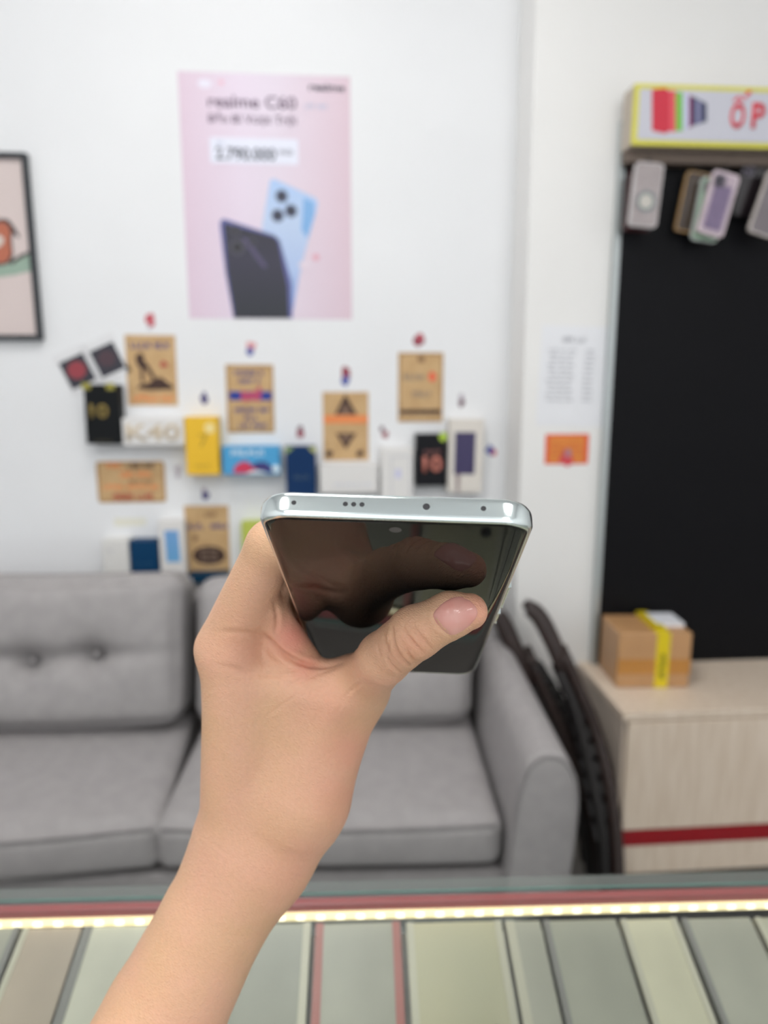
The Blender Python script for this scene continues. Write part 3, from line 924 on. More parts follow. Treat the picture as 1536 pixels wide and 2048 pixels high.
for a in bm_l:
    poly('printed_line', [(a[0], a[1]), (a[2], a[1]), (a[2], a[3]), (a[0], a[3])], mat('grey_line_print', rgb(196, 196, 202), 0.5))
poly('printed_logo', [(790, 938), (802, 938), (802, 956), (790, 956)], mat('faint_lilac_print', rgb(206, 206, 232), 0.5))
e, poly, txt, gl = wall_carton(833, 868, 893, 972, 0.05, cm('black2', 30, 30, 34), 'black phone carton with coral numeral and green sticker', rot=R(-0.6))
txt('10', 846, 912, 884, 944, mat('coral_print', rgb(206, 126, 110), 0.45), 0.03)
gl(848, 900, 882, 908, mat('coral_dim_print', rgb(120, 74, 70), 0.45), (5,), 55)
poly('round_sticker', [(886 + 8 * math.cos(2 * math.pi * i / 16), 874 + 9 * math.sin(2 * math.pi * i / 16)) for i in range(16)], mat('sticker_bright_green', rgb(176, 206, 64), 0.5), 0.0008)
e, poly, txt, gl = wall_carton(897, 838, 966, 985, 0.045, cm('ivory', 222, 216, 208), 'ivory carton with a deep purple phone pictured on its lid', rot=R(0.6))
poly('printed_phone', [(909, 864), (950, 864), (950, 948), (909, 948)], mat('print_purple', rgb(60, 52, 92), 0.4))
poly('printed_cable', [(912, 948), (922, 948), (920, 985), (914, 985)], mat('print_taupe', rgb(150, 134, 134), 0.5))
e, poly, txt, gl = wall_carton(319, 1042, 370, 1148, 0.045, M_CWH, 'white carton with a light blue panel beside the oval kraft poster')
poly('printed_panel', [(330, 1061), (358, 1061), (360, 1124), (332, 1124)], grad_mat('print_sky', [(0, rgb(108, 176, 222)), (1, rgb(116, 160, 214))], 2, -0.07, 0.07))
e, poly, txt, gl = wall_carton(261, 1082, 316, 1150, 0.05, cm('petrol', 16, 62, 100), 'petrol blue carton standing just above the left sofa cushion')
gl(268, 1126, 306, 1129, mat('petrol_print', rgb(44, 88, 122), 0.5), (7,), 56)
e, poly, txt, gl = wall_carton(205, 1080, 258, 1150, 0.05, cm('offwhite', 226, 225, 222), 'off-white carton left of the petrol blue carton')
gl(214, 1098, 226, 1106, mat('faint_grey_print', rgb(206, 206, 208), 0.5), (2,), 57)
e, poly, txt, gl = wall_carton(376, 1149, 455, 1166, 0.05, cm('petrol2', 14, 56, 84), 'dark teal carton directly under the oval kraft poster')
e, poly, txt, gl = wall_carton(484, 1044, 540, 1150, 0.045, cm('lime', 186, 196, 84), 'lime green carton half hidden behind the index finger')

e, L_, w, h = sheet('faint_card', 228, 1036, 292, 1052, YW, mat('pale_card', rgb(232, 230, 216), 0.6), 'narrow pale yellow card on the wall below the landscape kraft poster', 'card')
# two tilted photo cards
for (cx, cy, hw, hh, rt, label, m1) in ((154, 740, 34, 44, -24, 'tilted photo card with a red picture, left of its pair', mat('photo_red', rgb(150, 54, 64), 0.4)),
                                        (214, 717, 33, 43, -24, 'tilted dark photo card, right of its pair', mat('photo_wine', rgb(70, 46, 56), 0.4))):
    e, L_, w, h = sheet('photo_card', cx - hw, cy - hh, cx + hw, cy + hh, YW, mat('photo_white', rgb(226, 226, 228), 0.5), label, 'photo', 0.0012, 0, 'tilted photo cards', R(-rt) * -1)
    o = poly_slab('picture', [(w * 0.40, h * 0.30), (-w * 0.40, h * 0.30), (-w * 0.40, -h * 0.36), (w * 0.40, -h * 0.36)], -0.0016, 0.0004, mat('photo_dark', rgb(42, 42, 54), 0.4), e)
    poly_slab('picture_figure', disc(0, 0.0, w * 0.28, h * 0.2, 14), -0.0020, 0.0003, m1, o)


# ------------------------------------------------------------------ little wall stickers
def sticker(px, py, s, cols, label, seed):
    rd = random.Random(seed)
    p = aty(px, py, YW)
    e = empty('wall_sticker', tuple(p))
    tag(e, label, 'sticker', 'little wall stickers')
    k = s * 2.05 / FPX
    for i, (dx, dy, rr, m) in enumerate(cols):
        n = 11
        pts = []
        for j in range(n):
            a = 2 * math.pi * j / n
            r_ = rr * k * (0.65 + 0.5 * rd.random())
            pts.append((dx * k + r_ * math.cos(a), -dy * k + r_ * math.sin(a) * 1.15))
        poly_slab('printed_shape', pts, -0.0008 - 0.0004 * i, 0.0006, m, e)
    return e


RD = mat('sticker_red', rgb(196, 84, 96), 0.6); BL = mat('sticker_blue', rgb(86, 96, 168), 0.6); IN = mat('sticker_indigo', rgb(70, 64, 124), 0.6)
DR = mat('sticker_dark_red', rgb(150, 62, 78), 0.6); GY = mat('sticker_grey', rgb(186, 178, 188), 0.6); PK = mat('sticker_pink', rgb(220, 156, 160), 0.6); PU = mat('sticker_plum', rgb(104, 64, 84), 0.6)
sticker(300, 642, 1, [(0, -4, 10, RD), (3, 6, 6, RD), (-2, 12, 4, GY)], 'small red sticker above the figure-on-mound kraft poster', 1)
sticker(501, 697, 1, [(1, -5, 9, PK), (0, 7, 8, BL)], 'small pink and blue sticker above the blue-banded kraft poster', 2)
sticker(691, 752, 1, [(0, -7, 11, DR), (0, 9, 9, BL)], 'small red and blue sticker above the triangle kraft poster', 3)
sticker(839, 678, 1, [(0, 0, 13, DR), (2, -4, 6, RD)], 'small dark red sticker above the red-spot kraft poster', 4)
sticker(408, 796, 1, [(0, 3, 8, IN), (1, -7, 5, IN)], 'small indigo sticker above the yellow carton', 5)
sticker(600, 861, 1, [(0, -4, 6, PU), (0, 6, 8, DR)], 'small plum red sticker above the navy carton', 6)
sticker(768, 864, 1, [(-4, -6, 6, PU), (3, 5, 7, DR)], 'small plum sticker above the grey-outlined white carton', 7)
sticker(922, 800, 1, [(0, -7, 6, GY), (1, 5, 8, PU)], 'small plum and grey sticker above the ivory carton', 8)
sticker(983, 900, 1, [(-3, 0, 10, BL), (5, 5, 6, RD)], 'small blue and red sticker right of the ivory carton', 9)
sticker(409, 986, 1, [(0, -5, 6, GY), (1, 5, 8, IN)], 'small grey indigo sticker above the oval kraft poster', 10)
sticker(356, 944, 1, [(0, -5, 7, GY), (0, 7, 5, GY)], 'small faded grey sticker right of the landscape kraft poster', 11)

# ------------------------------------------------------------------ glass display counter in front
CT_Z = 0.95
cA, cB = atz(0, 1778, CT_Z), atz(1536, 1742, CT_Z)
c_ang = math.atan2(cB[1] - cA[1], cB[0] - cA[0])
cM = (cA + cB) / 2
CT = empty('display_counter', (cM[0], cM[1], 0.0), c_ang)        # local y = 0 at the far edge of the glass, negative towards the viewer
tag(CT, 'glass-topped shop display counter with red rail and warm light strip', 'counter')
HW = 0.95


def hazed_edge(name):
    """hazed glass edge: half clear, half scattering"""
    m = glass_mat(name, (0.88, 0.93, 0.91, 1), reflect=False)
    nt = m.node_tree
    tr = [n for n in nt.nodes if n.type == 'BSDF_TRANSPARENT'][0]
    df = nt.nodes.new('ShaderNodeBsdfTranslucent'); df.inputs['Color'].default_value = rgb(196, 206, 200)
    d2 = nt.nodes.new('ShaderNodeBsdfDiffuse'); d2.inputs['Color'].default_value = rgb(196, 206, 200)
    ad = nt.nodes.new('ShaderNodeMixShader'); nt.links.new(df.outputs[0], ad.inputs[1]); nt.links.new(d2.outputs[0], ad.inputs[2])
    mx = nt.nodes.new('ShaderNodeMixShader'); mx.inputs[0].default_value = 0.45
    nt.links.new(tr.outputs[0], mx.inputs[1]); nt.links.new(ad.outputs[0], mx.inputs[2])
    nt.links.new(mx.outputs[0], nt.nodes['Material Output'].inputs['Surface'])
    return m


M_GT = glass_mat('glass_face', (0.95, 0.975, 0.965, 1))
M_GB = glass_mat('glass_under_face', (0.98, 0.99, 0.985, 1), reflect=False)
M_GE = hazed_edge('hazed_glass_edge')  # pale scattering puts the reflected haze of the glass into its edge
GTH = 0.010
bm = bmesh.new()
v = [bm.verts.new(c) for c in ((-HW, -0.62, CT_Z), (HW, -0.62, CT_Z), (HW, 0, CT_Z), (-HW, 0, CT_Z), (-HW, -0.62, CT_Z - GTH), (HW, -0.62, CT_Z - GTH), (HW, 0, CT_Z - GTH), (-HW, 0, CT_Z - GTH))]
fs = [bm.faces.new([v[i] for i in q]) for q in ((0, 1, 2, 3), (7, 6, 5, 4), (0, 4, 5, 1), (1, 5, 6, 2), (2, 6, 7, 3), (3, 7, 4, 0))]
fs[0].material_index = 0; fs[1].material_index = 1
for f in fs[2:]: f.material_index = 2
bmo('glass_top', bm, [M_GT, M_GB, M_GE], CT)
M_RAIL = mat('red_rail', rgb(176, 84, 84), 0.35)
M_ALU = mat('rail_aluminium', rgb(170, 176, 176), 0.35, 0.5)
box('rail', -HW, HW, -0.0100, -0.003, CT_Z - GTH - 0.0060, CT_Z - GTH - 0.0002, M_RAIL, CT, 0.001)
box('far_pane', -HW, HW, -0.0095, -0.0045, 0.10, CT_Z - GTH - 0.0064, glass_mat('front_glass', (0.9, 0.95, 0.93, 1)), CT)
# light strip: carrier and single diodes on the viewer's side of the rail
box('light_strip', -HW, HW, -0.0120, -0.0096, CT_Z - GTH - 0.0112, CT_Z - GTH - 0.0062, mat('strip_cream', rgb(250, 236, 190), 0.5, emit=(1.0, 0.86, 0.5, 1), estr=1.0), CT)
M_LED = mat('warm_diode', (1, 1, 1, 1), 0.5, emit=(1.0, 0.9, 0.62, 1), estr=2.2)
M_LED.cycles.emission_sampling = 'NONE'
lp = bpy.data.meshes.new('diode')
bb = box_bm(-0.0026, 0.0026, -0.0126, -0.0120, CT_Z - GTH - 0.0102, CT_Z - GTH - 0.0074)
bb.to_mesh(lp); bb.free(); lp.materials.append(M_LED)
for i in range(80):
    o = bpy.data.objects.new('diode', lp); COL.objects.link(o); o.parent = CT; o.location = (-0.55 + i * 0.0139, 0, 0)
# sloping display board under the glass
TILT = R(20)
BY, BZ = -0.016, CT_Z - GTH - 0.020            # upper far end of the board
bm = box_bm(-HW, HW, -0.62, 0, -0.012, 0)
brd = bmo('display_board', bm, mat('grey_board', rgb(166, 166, 158), 0.5, noise=0.2, nscale=18, stretch=(1, 5, 1)), CT)
brd.location = (0, BY, BZ); brd.rotation_euler = (TILT, 0, 0)
M_CAB = mat('counter_body_grey', rgb(150, 150, 150), 0.5)
box('side_panel', -HW - 0.012, -HW - 0.0002, -0.62, 0, 0.0, CT_Z, M_CAB, CT)
box('side_panel', HW + 0.0002, HW + 0.012, -0.62, 0, 0.0, CT_Z, M_CAB, CT)
tl_ = box('edge_line', -HW, HW, -0.0012, 0.0, CT_Z - GTH - 0.0004, CT_Z - GTH + 0.0012, mat('teal_edge_line', rgb(120, 168, 158), 0.3), CT)
box('plinth', -HW, HW, -0.60, -0.02, 0.0, 0.10, M_CAB, CT)

# flat phone packs lying side by side on the sloping board
CTM = Matrix.Translation((cM[0], cM[1], 0)) @ Matrix.Rotation(c_ang, 4, 'Z') @ Matrix.Translation((0, BY, BZ)) @ Matrix.Rotation(TILT, 4, 'X')
CTI = CTM.inverted()


def on_board(px, py, lift=0.0):
    d = Vector(ray(px, py)); o = CTI @ Vector(CAM); dd = CTI.to_3x3() @ d
    k = (lift - o.z) / dd.z
    q = o + dd * k
    return q.x, q.y


def pack(px0, px1, py_top, length, body, label, th=0.008, stripe=None, stripe_w=0.004, side='both', lines=None, lens=False, rot=0.0, lettering=None):
    a = on_board(px0, py_top, th); b = on_board(px1, py_top, th)
    w = b[0] - a[0]
    e = empty('phone_pack')
    e.matrix_world = CTM @ Matrix.Translation(((a[0] + b[0]) / 2, (a[1] + b[1]) / 2, 0.0004)) @ Matrix.Rotation(rot, 4, 'Z')
    tag(e, label, 'box', 'phone packs in the display counter')
    box('pack_body', -w / 2, w / 2, -length, 0, 0, th, body, e, 0.0012)
    if stripe:
        for s in ((-1, 1) if side == 'both' else ((-1,) if side == 'left' else (1,))):
            x0, x1 = (-w / 2, -w / 2 + stripe_w) if s < 0 else (w / 2 - stripe_w, w / 2)
            box('edge_stripe', x0, x1, -length, 0, 0.001, th + 0.0006, stripe, e)
    if lens:
        for cx, cy, rr in ((0.0150, -0.0800, 0.0050), (0.0190, -0.0695, 0.0050), (0.0030, -0.074, 0.0028)):
            bm = bmesh.new()
            bmesh.ops.create_cone(bm, cap_ends=True, segments=20, radius1=rr, radius2=rr * 0.9, depth=0.0016)
            bmesh.ops.translate(bm, verts=bm.verts, vec=(cx, cy, th + 0.0008))
            bmo('lens', bm, mat('display_lens', rgb(22, 24, 24), 0.1, coat=0.6), e)
    if lettering:
        g = glyph_row('lettering', -w * 0.4, w * 0.4, 0, 0.008, 0, lettering, e, (4, 3), 90)
        g.rotation_euler = (R(-90), 0, 0); g.location = (0, -0.03, th + 0.0002)
    return e


PKc = lambda n, r, g, b: mat('pack_' + n, rgb(int(r * 0.55 + 104), int(g * 0.55 + 101), int(b * 0.55 + 86)), 0.35, noise=0.16, nscale=22)  # pulled towards warm grey: haze of the glass put into the colours
RS = mat('pack_red_stripe', rgb(178, 110, 102), 0.4)  # stripes likewise low in contrast, with the glass haze in their colour
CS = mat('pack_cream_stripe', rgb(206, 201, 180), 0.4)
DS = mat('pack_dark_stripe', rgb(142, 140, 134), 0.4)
GS = mat('gold_lettering', rgb(206, 186, 110), 0.3)
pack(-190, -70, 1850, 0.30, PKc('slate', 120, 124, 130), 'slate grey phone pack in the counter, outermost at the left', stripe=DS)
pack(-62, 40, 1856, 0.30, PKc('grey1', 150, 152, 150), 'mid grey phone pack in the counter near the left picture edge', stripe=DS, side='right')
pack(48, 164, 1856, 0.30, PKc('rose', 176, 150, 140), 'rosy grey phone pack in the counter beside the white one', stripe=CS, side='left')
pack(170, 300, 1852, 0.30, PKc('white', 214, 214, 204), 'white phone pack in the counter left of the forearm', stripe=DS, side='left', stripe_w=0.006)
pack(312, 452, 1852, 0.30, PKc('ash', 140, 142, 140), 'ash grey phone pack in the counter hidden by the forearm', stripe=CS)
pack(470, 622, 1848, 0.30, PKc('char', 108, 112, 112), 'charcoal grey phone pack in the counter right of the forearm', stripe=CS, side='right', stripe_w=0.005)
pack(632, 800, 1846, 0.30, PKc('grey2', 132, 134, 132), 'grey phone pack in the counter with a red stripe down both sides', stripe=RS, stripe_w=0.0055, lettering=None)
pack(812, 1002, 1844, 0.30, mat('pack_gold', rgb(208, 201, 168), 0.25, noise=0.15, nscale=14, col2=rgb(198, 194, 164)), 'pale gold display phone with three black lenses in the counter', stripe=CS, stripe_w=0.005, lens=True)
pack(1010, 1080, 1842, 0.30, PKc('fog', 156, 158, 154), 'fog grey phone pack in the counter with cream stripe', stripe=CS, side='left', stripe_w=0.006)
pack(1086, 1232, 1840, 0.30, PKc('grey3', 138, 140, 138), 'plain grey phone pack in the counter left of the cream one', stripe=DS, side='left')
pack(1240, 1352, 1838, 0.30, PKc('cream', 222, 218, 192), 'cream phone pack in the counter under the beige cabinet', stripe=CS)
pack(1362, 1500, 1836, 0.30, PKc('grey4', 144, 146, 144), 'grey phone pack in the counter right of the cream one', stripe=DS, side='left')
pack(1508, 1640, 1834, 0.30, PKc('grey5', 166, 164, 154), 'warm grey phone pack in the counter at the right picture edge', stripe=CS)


# ------------------------------------------------------------------ the held phone
PL = np.array([0.016, 0.5007, 1.0]); PL /= np.linalg.norm(PL)         # along its length, away from the camera
PWV = np.array([1.0, 0.033, -0.0325]); PWV -= PL * (PWV @ PL); PWV /= np.linalg.norm(PWV)
PN = np.cross(PL, PWV)
if PN[1] < 0: PN = -PN                                               # out of the screen
P0 = pz(506, 1029, 0.1868)                                           # near left corner at the screen
PW_, PLEN, PTH = 0.0748, 0.1632, 0.0082


def ph(s, t, n):                 # phone coordinates -> camera space
    return P0 + PWV * s + PL * t + PN * n


def phone_w(s, t, n):
    return Vector(cam2w(ph(s, t, n)).ravel())


PH = empty('smartphone')
org = phone_w(PW_ / 2, PLEN / 2, -PTH / 2)
ax = (phone_w(1, 0, 0) - phone_w(0, 0, 0)).normalized()
ay = (phone_w(0, 1, 0) - phone_w(0, 0, 0)).normalized()
az = ax.cross(ay).normalized()
PH_SIGN = 1 if (phone_w(0, 0, 1) - phone_w(0, 0, 0)).dot(az) > 0 else -1
PH.matrix_world = Matrix(((ax.x, ay.x, az.x, org.x), (ax.y, ay.y, az.y, org.y), (ax.z, ay.z, az.z, org.z), (0, 0, 0, 1)))
tag(PH, 'dark-screened smartphone with a pale teal metal frame held in the hand', 'phone')


def pl(s, t, n):                 # phone coordinates -> the phone's own object space
    return Vector((s - PW_ / 2, t - PLEN / 2, (n + PTH / 2) * PH_SIGN))


M_FRAME = mat('polished_teal_aluminium', rgb(236, 246, 245), 0.16, 1.0, noise=0.03, nscale=30)
M_SCREEN = mat('black_screen_glass', (0.006, 0.006, 0.006, 1), 0.015, 0.0, spec=0.22)
M_SCREEN.node_tree.nodes['Principled BSDF'].inputs['Coat Roughness'].default_value = 0.01
M_BACK = mat('pale_teal_back_glass', rgb(170, 200, 205), 0.12, 0.3, coat=0.5)
M_HOLE = mat('hole_black', rgb(38, 38, 42), 0.5)


def outline(inset_s, inset_t, rad, n=10):
    pts = []
    w, h = PW_ - 2 * inset_s, PLEN - 2 * inset_t
    for qx, qy, a0 in ((1, 1, 0), (-1, 1, 90), (-1, -1, 180), (1, -1, 270)):
        for i in range(n + 1):
            a = R(a0 + 90 * i / n)
            pts.append((PW_ / 2 + qx * (w / 2 - rad) + rad * math.cos(a), PLEN / 2 + qy * (h / 2 - rad) + rad * math.sin(a)))
    return pts


def sidefall(s, depth, reach=0.0062):
    """the glass bends down towards both long sides"""
    d = min(s, PW_ - s)
    if d >= reach: return 0.0
    k = 1 - max(d, 0) / reach
    return -depth * (1 - math.sqrt(max(0, 1 - k * k)))


def loft(name, prof, m, fall=0.0, cap_last=None, caps=(False, False), rad0=0.0095):
    bm = bmesh.new()
    rings = []
    for ins, n, fl in prof:
        rings.append([bm.verts.new(pl(s, t, n + fl * sidefall(s, 0.0026))) for s, t in outline(ins, ins, max(rad0 - ins, 0.001))])
    for r0, r1 in zip(rings, rings[1:]):
        for k in range(len(r0)):
            bm.faces.new((r0[k], r0[(k + 1) % len(r0)], r1[(k + 1) % len(r0)], r1[k]))
    if caps[0]: bm.faces.new(rings[0])
    if caps[1]: bm.faces.new(rings[-1])
    return bmo(name, bm, m, PH, smooth=True)


mm = 0.001
fr = loft('frame', [(1.75 * mm, -0.35 * mm, 1.0), (1.2 * mm, -0.12 * mm, 1.0), (0.75 * mm, -0.2 * mm, 1.0), (0.42 * mm, -0.5 * mm, 0.95), (0.22 * mm, -0.95 * mm, 0.85),
                    (0.08 * mm, -1.35 * mm, 0.7), (0.0, -2.0 * mm, 0.5), (0.0, -4.0 * mm, 0.1), (0.0, -5.6 * mm, 0.0), (0.15 * mm, -6.4 * mm, 0.0), (0.6 * mm, -7.2 * mm, 0.0), (1.6 * mm, -7.8 * mm, 0.0), (2.6 * mm, -8.0 * mm, 0.0)], M_FRAME)
# screen: fine grid clipped to the rounded outline, bent down along both long sides
bm = bmesh.new()
ins_list = [1.45 * mm, 1.7 * mm, 2.2 * mm, 2.8 * mm, 3.5 * mm, 4.3 * mm, 5.2 * mm, 6.3 * mm, 8.0 * mm]
rings = []
for q in ins_list:
    edge = -0.30 * mm if q < 1.5 * mm else (-0.12 * mm if q < 1.8 * mm else 0.0)
    rings.append([bm.verts.new(pl(s, t, edge + sidefall(s, 0.0026))) for s, t in outline(q, q, max(0.0095 - q, 0.0012))])
for r0, r1 in zip(rings, rings[1:]):
    for k in range(len(r0)):
        bm.faces.new((r0[k], r0[(k + 1) % len(r0)], r1[(k + 1) % len(r0)], r1[k]))
bm.faces.new(rings[-1])
scr = bmo('screen', bm, M_SCREEN, PH, smooth=True)
loft('back_panel', [(2.4 * mm, -7.95 * mm, 0), (3.4 * mm, -8.15 * mm, 0), (6 * mm, -8.2 * mm, 0)], M_BACK, caps=(False, True))
# front camera under the glass edge
bm = bmesh.new()
q = [bm.verts.new(pl(0.0375 + 0.0017 * math.cos(a), 0.0065 + 0.0017 * math.sin(a), 0.02 * mm)) for a in [2 * math.pi * i / 20 for i in range(20)]]
bm.faces.new(q)
bmo('front_camera', bm, mat('front_camera_lens', rgb(70, 70, 74), 0.2), PH)
# openings in the near end, and their dark grilles
for s, r_, zc in ((0.0104, 0.00062, -3.9), (0.0241, 0.00064, -4.0), (0.0263, 0.00064, -4.0), (0.0285, 0.00064, -4.0), (0.0455, 0.0009, -4.0), (0.0605, 0.00068, -4.0)):
    bm = bmesh.new()
    vs = []
    for rr, tt in ((r_ * 1.06, 0.0), (r_, -0.00006), (r_ * 0.9, 0.00002)):
        vs.append([bm.verts.new(pl(s + rr * math.cos(a), tt - 0.00003, zc * mm + rr * math.sin(a))) for a in [2 * math.pi * i / 20 for i in range(20)]])
    for r0, r1 in zip(vs, vs[1:]):
        for k in range(20):
            bm.faces.new((r0[k], r0[(k + 1) % 20], r1[(k + 1) % 20], r1[k]))
    bm.faces.new(vs[-1])
    bmo('microphone_hole' if r_ < 0.0008 else 'infrared_window', bm, M_HOLE, PH)
# side keys on the right edge
for t0, t1 in ((0.055, 0.075), (0.082, 0.093)):
    b = bmesh.new()
    bmesh.ops.create_cube(b, size=1)
    for v in b.verts:
        v.co = pl(PW_ + 0.0001 + v.co.x * 0.0009, (t0 + t1) / 2 + v.co.y * (t1 - t0), -4.3 * mm + v.co.z * 1.9 * mm)
    bmesh.ops.bevel(b, geom=b.edges[:], offset=0.0004, segments=2, affect='EDGES')
    bmo('side_key', b, M_FRAME, PH)
# camera block on the back
bm = box_bm(-PW_ / 2 + 0.036, -PW_ / 2 + 0.066, -PLEN / 2 + 0.008, -PLEN / 2 + 0.040, min(PH_SIGN * -0.0041, PH_SIGN * -0.0061), max(PH_SIGN * -0.0041, PH_SIGN * -0.0061), 0.001)
cb = bmo('camera_block', bm, M_BACK, PH)
for cx, cy, rr in ((0.044, 0.016, 0.0055), (0.044, 0.031, 0.0055), (0.058, 0.0235, 0.0045)):
    bm = bmesh.new()
    bmesh.ops.create_cone(bm, cap_ends=True, segments=24, radius1=rr, radius2=rr, depth=0.0012)
    bmesh.ops.translate(bm, verts=bm.verts, vec=pl(cx, cy, -0.0108))
    bmo('lens', bm, mat('lens_black', rgb(12, 12, 16), 0.05, coat=1.0), cb)

# ------------------------------------------------------------------ the hand and forearm (signed distance field, meshed here)
def on_screen(px, py, n):        # camera-space point at a pixel, a given height above the phone's screen plane
    d = np.array([(px - 768) / FPX, (py - 1024) / FPX, 1.0])
    return d * (((P0 + PN * n) @ PN) / (d @ PN))


def smin(a, b, k):
    h = np.maximum(k - np.abs(a - b), 0) / k
    return np.minimum(a, b) - h * h * k * 0.25


def cone(p, a, b, r1, r2):
    a = a.astype(np.float32); b = b.astype(np.float32)
    ba = b - a
    pa = p - a
    h = np.clip((pa @ ba) / (ba @ ba), 0, 1)
    q = pa - h[..., None] * ba
    return np.sqrt((q * q).sum(-1)) - (r1 + (r2 - r1) * h)


def tri(p, a, b, c, r):
    a, b, c = (v.astype(np.float32) for v in (a, b, c))
    ba, cb, ac = b - a, c - b, a - c
    nor = np.cross(ba, ac)
    pa, pb, pc = p - a, p - b, p - c
    def seg(e, q):
        h = np.clip((q @ e) / (e @ e), 0, 1)
        w = q - h[..., None] * e
        return (w * w).sum(-1)
    inside = (np.sign(pa @ np.cross(ba, nor)) + np.sign(pb @ np.cross(cb, nor)) + np.sign(pc @ np.cross(ac, nor))) < 2.0
    de = np.minimum(np.minimum(seg(ba, pa), seg(cb, pb)), seg(ac, pc))
    df = (pa @ nor) ** 2 / (nor @ nor)
    return np.sqrt(np.where(inside, de, df)) - r


# joints: pixel and depth of each joint, in camera space
H = {}
H['e0'] = np.array([-0.215, 0.250, 0.035]); H['e05'] = pz(238, 2210, 0.270); H['e1'] = pz(330, 2030, 0.284); H['e2'] = pz(428, 1838, 0.290)
H['w0'] = pz(500, 1712, 0.294); H['w1'] = pz(550, 1580, 0.293)
H['i_mcp'] = pz(445, 1295, 0.268); H['m_mcp'] = pz(458, 1330, 0.287); H['r_mcp'] = pz(480, 1365, 0.305); H['p_mcp'] = pz(508, 1405, 0.320)
H['i_pip'] = ph(-0.0062, 0.061, -0.0175); H['m_pip'] = ph(-0.006, 0.083, -0.019); H['r_pip'] = ph(-0.006, 0.105, -0.019); H['p_pip'] = ph(-0.004, 0.126, -0.017)
H['i_dip'] = ph(0.017, 0.053, -0.0168); H['m_dip'] = ph(0.020, 0.076, -0.0172); H['r_dip'] = ph(0.018, 0.099, -0.0170); H['p_dip'] = ph(0.013, 0.121, -0.0160)
H['i_tip'] = ph(0.036, 0.047, -0.0155); H['m_tip'] = ph(0.041, 0.070, -0.0157); H['r_tip'] = ph(0.038, 0.094, -0.0157); H['p_tip'] = ph(0.028, 0.117, -0.0152)
H['t_cmc'] = pz(612, 1585, 0.281)
H['t_mcp'] = on_screen(714, 1378, 0.0195)
H['t_mid'] = on_screen(768, 1316, 0.0160)
H['t_ip'] = on_screen(831, 1265, 0.0122)
H['t_nail'] = on_screen(901, 1230, 0.0083)
H['t_tip'] = on_screen(938, 1223, 0.0072)


def px_r(pixels, p):             # radius in metres of a pixel half-width at that depth
    return pixels * p[2] / FPX


